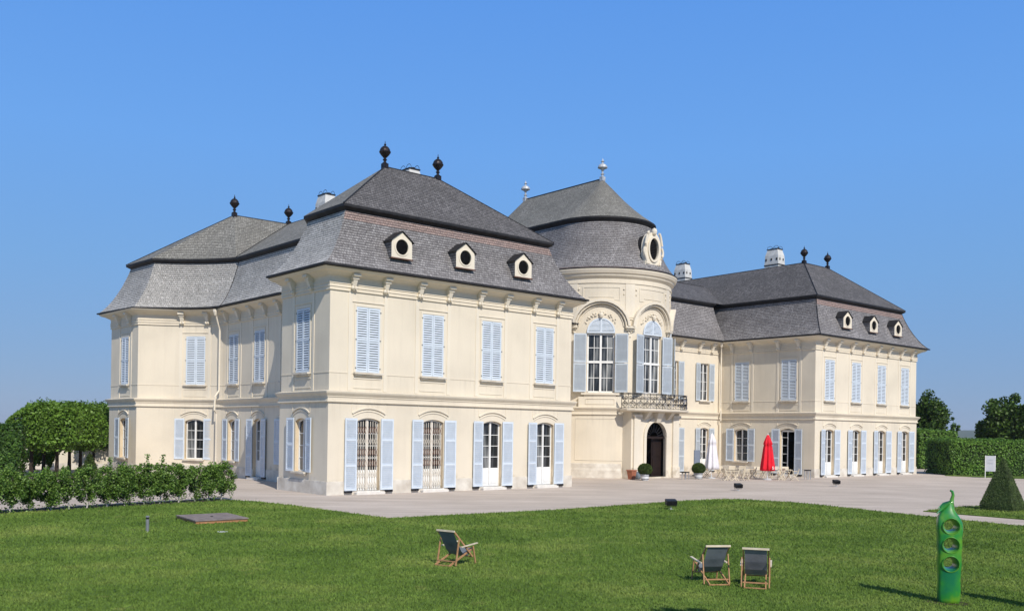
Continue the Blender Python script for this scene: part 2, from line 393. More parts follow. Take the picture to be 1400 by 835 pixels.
def window_frame(w, zb, zt, rise, cols=2, rows=4, panel=0.0, y=-.26):
    """white casement frame; returns MB frame and MB glass.  x across, z up"""
    fr = MB(); gl = MB(); o = dict(c=0, w=w, zb=zb, zt=zt, rise=rise); t = .065
    zs = topz(o, w/2)
    fr.box(-w/2, -w/2+t, y, y+.07, zb, zs); fr.box(w/2-t, w/2, y, y+.07, zb, zs); fr.box(-w/2, w/2, y+.002, y+.068, zb, zb+t)
    n = 10
    for i in range(n):
        a, b = -w/2+w*i/n, -w/2+w*(i+1)/n; ta, tb = topz(o, a), topz(o, b)
        fr.hexa([(a, y, ta-t*1.3), (b, y, tb-t*1.3), (b, y+.066, tb-t*1.3), (a, y+.066, ta-t*1.3), (a, y, ta), (b, y, tb), (b, y+.066, tb), (a, y+.066, ta)])
    fr.box(-.055, .055, y-.002, y+.09, zb, topz(o, 0)-.02)
    g0 = zb+t+panel
    if panel:
        fr.box(-w/2+.03, w/2-.03, y+.012, y+.045, zb+.02, g0)
        for sx in (-1, 1):
            xa, xb = sorted((sx*.12, sx*(w/2-.12))); fr.box(xa, xb, y+.04, y+.058, zb+.16, g0-.12)
    for i in range(1, rows):
        z = g0+(zs-g0)*i/rows; fr.box(-w/2+.02, w/2-.02, y+.012, y+.05, z-.016, z+.016)
    if cols > 2:
        for sx in (-1, 1): fr.box(sx*w/4-.014, sx*w/4+.014, y+.014, y+.048, g0, zs+.02)
    pts = [(-w/2+.02, y+.02, g0), (w/2-.02, y+.02, g0)]+[(w/2-w*i/10, y+.02, topz(o, w/2-w*i/10)-.02) for i in range(11)]
    gl.face(pts)
    return fr, gl

def scissor_gate(w, zb, zt, y):
    mb = MB(); n = 9
    for i in range(n+1):
        x = -w/2+.04+(w-.08)*i/n; mb.box(x-.013, x+.013, y, y+.03, zb, zt-.06)
    for k, z in enumerate([zb+.25+.55*j for j in range(6)]):
        for i in range(n):
            xa = -w/2+.04+(w-.08)*i/n; xb = -w/2+.04+(w-.08)*(i+1)/n; sg = 1 if i % 2 else -1
            hh = .17; mi = 1 if k in (2, 3, 5) else 0
            mb.bar((xa, y+.036, z-hh*sg), (xb, y+.036, z+hh*sg), .02, .012, mi); mb.bar((xa, y+.045, z+hh*sg), (xb, y+.045, z-hh*sg), .02, .012, mi)
    mb.box(-.05, .05, y-.004, y+.05, zb, zt-.03)
    return mb

def upper_closed(P, s, w=1.36, zb=6.02, zt=9.22):
    o = MB(); W = w/2
    a = .10
    o.box(-W-a, -W, -.02, .035, zb-.02, zt+.06); o.box(W, W+a, -.02, .035, zb-.02, zt+.06); o.box(-W-a, W+a, -.02, .037, zt+.02, zt+.14)
    for sx in (-1, 1):
        for z in (zb+.2, zb+1.6, zb+3.0): o.box(sx*(W+.02)-.035, sx*(W+.02)+.035, .03, .06, z-.022, z+.022, 1)
    key = ('upc', w)
    if key not in MESH: ob = o.build('window', [M['trim'], M['hinge']], palace); MESH[key] = ob.data
    else: ob = bpy.data.objects.new('window', MESH[key]); col.objects.link(ob); ob.parent = palace
    place(ob, P, s)
    lw = w/2-.008
    shutter(ob, ('u', lw), lw, zt-zb, (.5,), M['louvre'], -w/2, zb, -.012, 0, False)
    shutter(ob, ('u', lw), lw, zt-zb, (.5,), M['louvre'], w/2, zb, -.012, 0, True)
    shared(('sill', w), 'sill', lambda: sillmb(w), M['trim'], ob, (0, 0, zb))
    return ob
def sillmb(w):
    m = MB(); m.box(-w/2-.14, w/2+.14, 0.0, .20, -.11, -.02); m.box(-w/2-.08, w/2+.08, 0.0, .13, -.18, -.112); return m

def opening(P, s, w, zb, zt, rise, kind, lw, lh, rails, ang0=7, mat='louvre', glass=True, rows=4, swing=(1, 1)):
    """lower floor door or window with open shutters.  kind: 'window','door','gate','open'"""
    nm = 'window' if kind == 'window' else 'door'
    pan = {'window': 0, 'door': .95, 'gate': .95, 'open': .95}[kind]
    key = ('fr', nm, w, zb, zt, pan, rows)
    fr, gl = window_frame(w, zb, zt, rise, 2, rows, pan)
    if kind == 'open':
        key = key+('open',); fr = MB(); gl = MB(); t_ = .06; y_ = -.26
        for sx in (-1, 1): fr.box(sx*(w/2-.03)-.03, sx*(w/2-.03)+.03, y_, y_+.07, zb, zt-.16)
        fr.box(-w/2, w/2, y_, y_+.07, zt-.24, zt-.10); fr.box(.06, .12, y_+.01, y_+.08, zb, zt-.2)
        for z_ in (zb, 1.05, 1.75, 2.4, 3.05): fr.box(.1, w/2-.03, y_+.012, y_+.05, z_, z_+(.5 if z_ == zb else .035))
    if key not in MESH: ob = fr.build(nm, M['white'], palace); MESH[key] = ob.data; MESH[key+('g',)] = None
    else: ob = bpy.data.objects.new(nm, MESH[key]); col.objects.link(ob); ob.parent = palace
    place(ob, P, s)
    if kind != 'open': shared(key+('gl',), 'pane', lambda: gl, M['glass'], ob)
    for sg, act in ((-1, swing[0]), (1, swing[1])):
        if not act: continue
        a = R(ang0+random.uniform(-3, 4))
        shutter(ob, ('l', lw, lh), lw, lh, rails, M[mat], sg*(w/2+.03), zt-.02-lh if nm == 'door' else zb-.02, .05, -a*sg*-1 if sg > 0 else -a, sg < 0)
    if nm == 'window':
        shared(('lsill', w), 'sill', lambda: sillmb(w-.1), M['trim'], ob, (0, 0, zb))
    else:
        def stp():
            m = MB(); m.box(-w/2-.16, w/2+.16, -.02, .34, .0, .115); m.box(-w/2+.002, w/2-.002, -.30, .12, .115, zb)
            for sx in (-1, 1): a_, b_ = sorted((sx*(w/2+.30), sx*(w/2+.30+.42))); m.box(a_, b_, .05, .16, .09, .20, 1)
            return m
        shared(('step', w), 'step', stp, [M['step'], M['iron']], ob)
    if kind == 'gate':
        k = ('gate', w)
        if k not in MESH:
            g = scissor_gate(w, zb, zt-.1, -.17).build('folding_gate', [M['gate'], M['gate_rust']], ob); MESH[k] = g.data
        else:
            g = bpy.data.objects.new('folding_gate', MESH[k]); col.objects.link(g); g.parent = ob
    return ob

# ---- outlines of a block (left one; the far one is its mirror)
MIR = 58.55
def mir(pts): return [(MIR-x, y) for x, y in pts][::-1]
c1 = bez((0, 4.95), (2.95, 6.7), (3.15, 9.4)); c2 = bez((3.15, 18.9), (2.85, 21.6), (-1.05, 23.5))
base_out = [(16.15, 0), (0, 0)]+c1+c2+[(-1.25, 28.3), (16.15, 28.3)]
e1 = bez((-.8, 5.2), (2.2, 7.4), (2.35, 9.8)); e2 = bez((2.35, 18.5), (2.275, 20.85), (-1.5, 23.4))
eave_out = [(16.75, -.8), (-.8, -.8)]+e1+e2+[(-2.0, 29.1), (16.75, 29.1)]
l1 = bez((.99, 4.67), (2.7, 6.9), (3.6, 9.7)); l2 = bez((3.5, 18.6), (2.0, 21.6), (-.4, 23.0))
lip_out = [(15.16, .56), (.99, .56)]+l1+l2+[(-.7, 27.2), (15.16, 27.2)]
NC = len(c1)
PROF = [(0, 0), (.14, .07), (.30, .17), (.46, .30), (.61, .45), (.75, .61), (.87, .78), (.95, .90), (1, 1)]
ZE, ZL = 10.98, 14.35
CORN = [(.0, 10.28), (.05, 10.30), (.05, 10.52), (.08, 10.60), (.20, 10.66), (.36, 10.76), (.52, 10.80), (.60, 10.86), (.66, 10.93), (.0, 10.945)]
ARCH = [(.0, 9.92), (.07, 9.93), (.07, 9.99), (.045, 10.0), (.045, 10.08), (.08, 10.09), (.08, 10.16), (.055, 10.17), (.055, 10.24), (.09, 10.25), (.09, 10.30), (.0, 10.32)]
LEDGE = [(.0, 4.50), (.10, 4.51), (.10, 4.58), (.06, 4.60), (.06, 4.74), (.10, 4.76), (.10, 4.80), (.17, 4.88), (.22, 4.95), (.24, 5.02), (-.05, 5.08)]
PLINTH = [(0.05, -.2), (.05, .62), (.0, .66)]

def console(mb, P, s, z0=9.98, z1=10.80):                  # scroll bracket under the cornice
    def mk():
        m = MB()
        for zz0, zz1, d, w in ((z1-.16, z1-.03, .50, .40), (z1-.30, z1-.16, .38, .34), (z1-.52, z1-.30, .24, .26), (z0+.12, z1-.52, .19, .22), (z0, z0+.14, .14, .20)):
            m.box(-w/2, w/2, .0, d, zz0, zz1)
        m.hexa([(-.10, .2, z0+.2), (.10, .2, z0+.2), (.10, .22, z0+.2), (-.10, .22, z0+.2), (-.13, .2, z1-.2), (.13, .2, z1-.2), (.13, .40, z1-.18), (-.13, .40, z1-.18)])
        for sx in (-.09, .09): m.lathe([(.0, -.09), (.07, -.06), (.085, 0), (.07, .06), (0, .09)], (sx, .20, z0+.12), 8)
        return m
    place(shared('console', 'cornice_bracket', mk, M['trim'], palace), P, s)

def bay_relief(mb, P, s, top=True):
    for sx in (-1, 1):
        pbox(mb, P, s+sx*1.02-.10, s+sx*1.02+.10, 5.09, 9.93, -.01, .03)
    pbox(mb, P, s-.92, s+.92, 9.44, 9.50, -.01, .045); pbox(mb, P, s-.80, s+.80, 5.22, 5.27, -.01, .03); pbox(mb, P, s-.80, s+.80, 5.68, 5.73, -.01, .03)
def hood(mb, P, s, w=1.33, z=3.98):
    arcband(mb, P, s, w+.55, z-.02, .26, .055, -.01, .07); arcband(mb, P, s, w+.42, z-.14, .24, .045, -.01, .035)
    for sx in (-1, 1): pbox(mb, P, s+sx*(w/2+.30)-.012, s+sx*(w/2+.30)+.012, 4.0, 4.5, -.01, .02)

def seg(out, i, j): return Path(out[i:j+1])
def block(mirror):
    T = (lambda p: mir(p)) if mirror else (lambda p: p)
    name = 'far' if mirror else 'near'
    up = T(base_out); n = len(base_out)
    lo = offset(up, .06)
    w = MB()
    # index ranges in the unmirrored outline
    rngs = dict(front=(0, 1), left=(1, 2), curve1=(2, 1+NC), recess=(1+NC, 2+NC), curve2=(2+NC, 1+2*NC), rearleft=(1+2*NC, 2+2*NC), back=(2+2*NC, 3+2*NC))
    def path(outline, key):
        a, b = rngs[key]
        if mirror: a, b = n-1-b, n-1-a
        return Path(outline[a:b+1])
    def court(outline): return Path([outline[-1], outline[0]])
    U = {k: path(up, k) for k in rngs}; U['court'] = court(up); Lo = {k: path(lo, k) for k in rngs}; Lo['court'] = court(lo)
    mx = (lambda u: MIR-u) if mirror else (lambda u: u)
    uo = {k: [] for k in U}; lops = {k: [] for k in U}
    rel = MB()
    def up_win(k, x, y, wd=1.36):
        s = U[k].near(x, y); uo[k].append(dict(c=s, w=wd, zb=6.02, zt=9.22, rise=0, depth=.12)); upper_closed(U[k], s, wd); rel = MB(); bay_relief(rel, U[k], s); rel.build('window_surround', M['trim'], palace)
        for sx in (-1, 1): console(rel, U[k], s+sx*.93)
    def lo_win(k, x, y, kind='door', wd=1.33, ang0=6, lw=.70, swing=(1, 1), rows=4):
        s = Lo[k].near(x, y)
        if kind == 'window':
            zb, zt = 1.06, 3.72; o = dict(c=s, w=wd, zb=zb, zt=zt, rise=.16); opening(Lo[k], s, wd, zb, zt, .16, kind, lw, 2.70, (.5,), ang0, swing=swing, rows=rows)
        else:
            zb, zt = .17, 3.76; o = dict(c=s, w=wd, zb=zb, zt=zt, rise=.16); opening(Lo[k], s, wd, zb, zt, .16, kind, lw, 3.54, (.345, .70), ang0, swing=swing, rows=rows)
        lops[k].append(o); rel = MB(); hood(rel, Lo[k], s, wd); rel.build('hood_moulding', M['trim'], palace)
    for i, u in enumerate((2.13, 6.08, 10.05, 14.0)):
        if mirror: u = MIR-(2.05, 6.05, 10.12, 14.15)[i]; u = u
        up_win('front', u, 0); lo_win('front', u+.08*(0 if mirror else 1), 0, 'gate' if (not mirror and i < 2) else 'door', rows=4)
    if not mirror:
        up_win('left', 0, 2.62, 1.36); lo_win('left', 0, 2.62, 'window', 1.2, 8, .62)
        for v in (17.9, 14.15, 10.4):
            up_win('recess', 3.15, v, 1.36)
            lo_win('recess', 3.1, v, 'door' if v == 14.15 else 'window', 1.2, 5, .66)
        up_win('curve2', 1.98, 21.3); lo_win('curve2', 1.98, 21.3, 'window', 1.3, 4, .66)
        up_win('rearleft', -1.15, 25.7, 1.2); lo_win('rearleft', -1.15, 25.7, 'window', 1.2, 6, .62)
    else:
        up_win('court', 42.4, 2.35, 1.36); up_win('court', 42.4, 6.77, 1.36)
        lo_win('court', 42.4, 6.77, 'window', 1.33, 5, .70); lo_win('court', 42.4, 2.35, 'open', 1.33, 4, .70)
    for k in U:
        wall(w, U[k], 5.0, 10.95, uo[k]); wall(w, Lo[k], -.05, 5.0, lops[k])
    sweep(w, up, CORN, True); sweep(w, up, ARCH, True); sweep(w, lo, LEDGE, True)
    sweep(w, up, [(0, 5.92), (.02, 5.925), (.02, 5.975), (0, 5.98)], True)
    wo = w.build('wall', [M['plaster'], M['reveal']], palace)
    # plinth broken by the doors
    pl = MB(); brk = []
    for k in Lo:
        P = Lo[k]; cuts = sorted([(o['c']-o['w']/2, o['c']+o['w']/2) for o in lops[k] if o['zb'] < .5]); a = -.05 if k != 'x' else 0
        for c0, c1_ in cuts+[(P.L+.05, None)]:
            if c0 > a: pbox(pl, P, a, c0, -.1, .64, -.02, .052); pbox(pl, P, a, c0, .64, .67, -.02, .03)
            a = c1_
    pl.build('plinth', M['stone'], palace)
    dk = MB()
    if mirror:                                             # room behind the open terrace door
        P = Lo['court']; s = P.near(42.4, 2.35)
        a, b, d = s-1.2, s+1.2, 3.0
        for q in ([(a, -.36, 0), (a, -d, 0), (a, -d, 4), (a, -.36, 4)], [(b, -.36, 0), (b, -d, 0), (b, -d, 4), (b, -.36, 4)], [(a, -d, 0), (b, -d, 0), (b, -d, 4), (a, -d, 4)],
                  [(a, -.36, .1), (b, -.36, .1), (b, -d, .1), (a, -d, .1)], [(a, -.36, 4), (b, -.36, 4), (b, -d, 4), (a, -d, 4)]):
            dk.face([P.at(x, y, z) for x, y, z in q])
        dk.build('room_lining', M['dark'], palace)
    # ---------------- roof
    ev = T(eave_out); lip = T(lip_out); top = offset(lip, -.22)
    rf = MB()
    rings = [[(e[0]+(t[0]-e[0])*s_, e[1]+(t[1]-e[1])*s_, ZE+(ZL-.30-ZE)*h_) for e, t in zip(ev, top)] for s_, h_ in PROF]
    for a, b in zip(rings, rings[1:]):
        rf.strip(a, b, True, 0)
        for i in range(n): rf.m[-n+i] = 0 if (i == (n-2 if mirror else 0)) or mirror else 4
    # eave edge (gutter) and soffit
    e2_ = offset(ev, .03)
    rf.strip([(p[0], p[1], ZE-.02) for p in e2_], [(p[0], p[1], ZE+.07) for p in e2_], True, 2)
    rf.strip([(p[0], p[1], ZE+.07) for p in e2_], [(p[0], p[1], ZE+.10) for p in offset(ev, -.1)], True, 2)
    rf.strip([(p[0], p[1], ZE-.02) for p in e2_], [(p[0], p[1], ZE-.02) for p in offset(ev, -.55)], True, 2)
    # break lip
    rf.strip([(p[0], p[1], ZL) for p in lip], [(p[0], p[1], ZL-.13) for p in lip], True, 2)
    rf.strip([(p[0], p[1], ZL-.13) for p in lip], [(p[0], p[1], ZL-.30) for p in offset(lip, -.26)], True, 2)
    Z = lambda p, z=ZL: (p[0], p[1], z)
    ZR = 18.05
    q = lambda p, z: ((MIR-p[0]) if mirror else p[0], p[1], z)
    R1, R2, R3, R4 = q((6.23, 5.1), ZR), q((9.92, 5.1), ZR), q((9.3, 22.7), ZR), q((5.2, 22.8), ZR)
    lp = [q(p, ZL) for p in lip_out]
    A, B = lp[0], lp[1]; C1 = lp[2:2+NC]; C2 = lp[2+NC:2+2*NC]; Gp, H = lp[-2], lp[-1]
    fs = [[A, B, R1, R2], [B, C1[0], R1], [C1[-1], R2, R1], [C1[-1], C2[0], R3], [C1[-1], R3, R2], [C2[0], R4, R3], [C2[-1], Gp, R4], [Gp, H, R3, R4], [H, A, R2], [H, R2, R3]]
    for i in range(NC-1): fs.append([C1[i], C1[i+1], R1]); fs.append([C2[i], C2[i+1], R4])
    for k_, f in enumerate(fs): rf.face(f if not mirror else f[::-1], 1 if (mirror or k_ == 0) else 3)
    for a, b in ((A, R2), (B, R1), (R1, R2), (R2, R3), (R3, R4), (C1[-1], R2), (C2[0], R3), (Gp, R4)): rf.tube([Vector(a)+Vector((0, 0, .0)), Vector(b)], .045, 5, 2)
    for i in ((0, 1, 2, 1+NC, 2+NC, 1+2*NC, 2+2*NC, 3+2*NC)):
        ii = n-1-i if mirror else i
        dark = mirror or i in (1+NC, 2+NC)
        if dark: rf.tube([r[ii] for r in rings], .035, 5, 2)
    ro = rf.build('roof', [M['roof_low'], M['roof_up'], M['lead'], M['roof_warm'], M['roof_silver']], palace, uv=1.35)
    # rust stained band under the break of the front slope
    cb = MB(); k0, k1 = 6, 8
    f0, f1 = (n-2, n-1) if mirror else (0, 1)
    def rp(i, s_, out=.012):
        e, t = ev[i], top[i]; kk = [p for p in PROF]
        h_ = np.interp(s_, [p[0] for p in PROF], [p[1] for p in PROF]); return (e[0]+(t[0]-e[0])*s_, e[1]+(t[1]-e[1])*s_-out, ZE+(ZL-.30-ZE)*h_)
    for a, b in ((.92, .95), (.95, .995)): cb.face([rp(f0, a), rp(f1, a), rp(f1, b), rp(f0, b)])
    cb.build('flashing', M['copper'], ro, uv=1.35)
    # dormers
    for u in (3.95, 8.0, 12.1):
        x = MIR-u-.05 if mirror else u-.1
        d = dormer(); d.parent = ro; d.location = (x, 0, 0)
    for p in (R1, R2, R3, R4):
        f = finial('dark'); f.parent = ro; f.scale = (.9, .9, .96); f.location = (p[0], p[1], ZR-.08)
    for (u, v) in ((10.7, 9.2), (10.7, 19.7)):
        x = MIR-u+2.2 if mirror else u
        c = chimney(); c.parent = ro; c.location = (x, v if not mirror else v-.2, 16.4 if mirror else (16.35 if v > 12 else 16.02))
    return ro

def dormer():
    if 'dormer' in MESH:
        o = bpy.data.objects.new('dormer', MESH['dormer']); col.objects.link(o); return o
    mb = MB(); y = -.34; zb, zs, zp, W = 11.86, 12.72, 13.17, .62
    # front plate with oval hole, cream; sides; roof
    out = [(-W, zb), (W, zb), (W, zs), (0, zp), (-W, zs)]
    n = 24; cz = 12.42; ov = [(.375*math.sin(2*math.pi*i/n), cz-.39*math.cos(2*math.pi*i/n)) for i in range(n)]
    def border(i):
        a = 2*math.pi*i/n; dx, dz = math.sin(a), -math.cos(a); best = 9
        for p, q in zip(out, out[1:]+out[:1]):
            ex, ez = q[0]-p[0], q[1]-p[1]; den = dx*ez-dz*ex
            if abs(den) < 1e-9: continue
            t = ((p[0])*ez-(p[1]-cz)*ex)/den; s_ = ((p[0])*dz-(p[1]-cz)*dx)/den
            if t > 0 and -1e-6 <= s_ <= 1+1e-6: best = min(best, t)
        return (dx*best, cz+dz*best)
    bo = [border(i) for i in range(n)]
    for i in range(n):
        j = (i+1) % n
        mb.face([(bo[i][0], y, bo[i][1]), (bo[j][0], y, bo[j][1]), (ov[j][0], y, ov[j][1]), (ov[i][0], y, ov[i][1])], 0)
        mb.face([(ov[i][0], y, ov[i][1]), (ov[j][0], y, ov[j][1]), (ov[j][0], y+.10, ov[j][1]), (ov[i][0], y+.10, ov[i][1])], 0)
        a, b = (ov[i][0]*1.22, cz+(ov[i][1]-cz)*1.16), (ov[j][0]*1.22, cz+(ov[j][1]-cz)*1.16)
        mb.face([(ov[i][0], y-.03, ov[i][1]), (ov[j][0], y-.03, ov[j][1]), (b[0], y-.03, b[1]), (a[0], y-.03, a[1])], 0)
        mb.face([(a[0], y-.03, a[1]), (b[0], y-.03, b[1]), (b[0], y, b[1]), (a[0], y, a[1])], 0)
    for c in (( -W, 1), (W, 1)): pass
    # corners that the radial fan cuts
    for (x, z) in ((-W, zb), (W, zb)): pass
    mb.face([(p[0], y+.004, p[1]) for p in out if False] or [(-.4, y+.1, cz-.42), (.4, y+.1, cz-.42), (.4, y+.1, cz+.42), (-.4, y+.1, cz+.42)], 2)
    for k in range(13):
        z = cz-.36+k*.06; hw = .37*math.sqrt(max(0, 1-((z-cz)/.40)**2))
        if hw > .05: mb.hexa([(-hw, y+.01, z), (hw, y+.01, z), (hw, y+.02, z+.01), (-hw, y+.02, z+.01), (-hw, y+.07, z+.035), (hw, y+.07, z+.035), (hw, y+.08, z+.045), (-hw, y+.08, z+.045)], 4)
    yb = 1.3
    for sx in (-1, 1):
        mb.face([(sx*W, y, zb), (sx*W, yb, zb), (sx*W, yb, zs), (sx*W, y, zs)], 3)
        # roof slabs
        x0, z0 = sx*(W+.09), zs-.055; a = [(0, y-.07, zp+.03), (x0, y-.07, z0), (x0, yb, z0), (0, yb, zp+.03)]
        mb.hexa([a[0], a[1], a[2], a[3]]+[(p[0], p[1], p[2]+.045) for p in a], 1)
    mb.box(-W-.05, W+.05, y-.05, y+.02, zb-.06, zb-.002, 5)
    # close the plate behind the fan gaps at the corners
    for tri in ([(-W, zb), (-W*.55, zb), (-W, zb+.35)], [(W, zb), (W*.55, zb), (W, zb+.35)]):
        mb.face([(p[0], y-.0015, p[1]) for p in tri], 0)
    o = mb.build('dormer', [M['trim'], M['lead'], M['dark'], M['roof_low'], M['slat_dark'], M['rust']], None, uv=1.35)
    MESH['dormer'] = o.data; return o
def finial(kind):
    key = 'finial_'+kind
    if key in MESH:
        o = bpy.data.objects.new('finial', MESH[key]); col.objects.link(o); return o
    mb = MB()
    if kind == 'dark':
        mb.box(-.17, .17, -.17, .17, -.1, .26)
        mb.lathe([(.20, .26), (.16, .30), (.085, .34), (.085, .44), (.14, .47), (.14, .50), (.085, .54), (.09, .60), (.15, .66), (.25, .76), (.33, .87), (.37, .93), (.37, .97), (.335, 1.0), (.32, 1.08), (.26, 1.18), (.17, 1.26), (.06, 1.32), (.035, 1.34), (.08, 1.38), (.08, 1.40), (.03, 1.44), (.012, 1.60)], (0, 0, 0), 16)
        m = M['finial']
    else:
        mb.box(-.16, .16, -.16, .16, -.15, .18)
        mb.lathe([(.13, .18), (.08, .26), (.08, .32), (.16, .38), (.13, .42), (.06, .46), (.07, .60), (.14, .74), (.30, .82), (.38, .86), (.38, .92), (.33, 1.04), (.20, 1.15), (.07, 1.20), (.05, 1.28), (.15, 1.36), (.06, 1.42), (.05, 1.48), (.01, 1.60)], (0, 0, 0), 14)
        m = M['finial_pale']
    o = mb.build('finial', m, None, smooth=False); MESH[key] = o.data; return o
def chimney():
    if 'chim' in MESH:
        o = bpy.data.objects.new('chimney', MESH['chim']); col.objects.link(o); return o
    mb = MB(); a, b = .52, .72
    def fr(s0, z0, s1, z1, mi=0):
        mb.hexa([(-a*s0, -b*s0, z0), (a*s0, -b*s0, z0), (a*s0, b*s0, z0), (-a*s0, b*s0, z0), (-a*s1, -b*s1, z1), (a*s1, -b*s1, z1), (a*s1, b*s1, z1), (-a*s1, b*s1, z1)], mi)
    fr(1.0, -.6, 1.0, 2.02); fr(1.05, 2.02, 1.05, 2.10, 1); fr(1.0, 2.1, .94, 2.9); fr(.94, 2.9, .72, 3.45); fr(.80, 3.45, .80, 3.52, 1)
    for y in (-.55, 0, .55):
        for sx in (-1, 1): mb.box(sx*a*.985-.02, sx*a*.985+.02, y-.06, y+.06, 2.45, 2.65, 2)
    for x in (-.25, .25): mb.box(x-.06, x+.06, -b*.985-.02, -b*.985+.02, 2.45, 2.65, 2)
    for y in (-.32, .32):
        for sx in (-.3, .3): mb.tube([(sx, y+.28*math.cos(t), 3.52+.26*math.sin(t)) for t in [math.pi*i/8 for i in range(9)]], .018, 4, 1)
        mb.lathe([(.16, 3.5), (.16, 3.6), (.1, 3.62)], (0, y, 0), 8, 2)
    o = mb.build('chimney', [M['chim'], M['lead'], M['dark']], None); MESH['chim'] = o.data; return o

block(False); block(True)

# ---------------- wings
HC = 29.55
def wing(u0, u1, wins=()):
    w = MB(); rel = MB()
    for sgn in (0, 1):
        pts = [(u1, 9.0), (u0, 9.0)] if sgn == 0 else [(u0, 19.3), (u1, 19.3)]
        U = Path(pts); Lo = Path(offset(pts, .06, False)); uo = []; lo = []
        if sgn == 0:
            for x in wins:
                s = U.near(x, 9); uo.append(dict(c=s, w=1.15, zb=6.02, zt=9.1, rise=0, depth=.3))
                fr, gl = window_frame(1.15, 6.02, 9.1, 0, 2, 4, 0, -.22)
                ob = fr.build('window', M['white'], palace, label='upper window with open shutters'); place(ob, U, s); gl.build('pane', M['glass'], ob)
                shutter(ob, ('wu',), .60, 3.1, (.5,), M['louvre_grey'], -.60, 6.0, .04, -R(6), True); shutter(ob, ('wu',), .60, 3.1, (.5,), M['louvre_grey'], .60, 6.0, .04, R(6), False)
                shared(('sill', 1.15), 'sill', lambda: sillmb(1.15), M['trim'], ob, (0, 0, 6.02))
                s = Lo.near(x, 9); lo.append(dict(c=s, w=1.15, zb=.17, zt=3.76, rise=.14)); rel = MB(); hood(rel, Lo, s, 1.15); rel.build('hood_moulding', M['trim'], palace)
                opening(Lo, s, 1.15, .17, 3.76, .14, 'door', .62, 3.54, (.345, .70), 6, 'louvre_grey')
                for sx in (-1, 1): console(rel, U, s+sx*.82)
        wall(w, U, 5.0, 10.95, uo); wall(w, Lo, -.05, 5.0, lo)
        sweep(w, pts, CORN, False, dz=-.004); sweep(w, pts, ARCH, False, dz=-.004); sweep(w, offset(pts, .06, False), LEDGE, False, dz=-.004)
        sweep(w, offset(pts, .06, False), [(.0, -.1), (.045, -.1), (.045, .60), (.0, .63)], False) if sgn else None
    wo = w.build('wall', [M['plaster'], M['reveal']], palace)
    rf = MB(); zE, zL = ZE-.005, ZL-.006
    for sg in (0, 1):
        y = (lambda v: v) if sg == 0 else (lambda v: 28.3-v)
        pr = [(8.2+1.62*s_, zE+(zL-.3-zE)*h_) for s_, h_ in PROF]
        for (va, za), (vb, zb) in zip(pr, pr[1:]): rf.face([(u0, y(va), za), (u1, y(va), za), (u1, y(vb), zb), (u0, y(vb), zb)], 0)
        for (va, za, vb, zb) in ((8.17, zE-.02, 8.17, zE+.07), (8.17, zE+.07, 8.3, zE+.1), (8.17, zE-.02, 8.8, zE-.02), (9.55, zL, 9.55, zL-.13), (9.55, zL-.13, 9.85, zL-.3)):
            rf.face([(u0, y(va), za), (u1, y(va), za), (u1, y(vb), zb), (u0, y(vb), zb)], 2)
        e = 4.6
        rf.face([(u0-(e if u0 < 20 else 0), y(9.55), zL), (u1+(e if u1 > 40 else 0), y(9.55), zL), (u1+(e if u1 > 40 else 0), 14.15, 16.7), (u0-(e if u0 < 20 else 0), 14.15, 16.7)], 1)
    rf.tube([(u0, 14.15, 16.7), (u1+(4.2 if u1 > 40 else 0), 14.15, 16.7)], .04, 5, 2)
    rf.build('roof', [M['roof_low'], M['roof_up'], M['lead']], palace, uv=1.35)
wing(31.0, 42.38, (36.3, 40.25)); wing(16.17, 28.0, ())

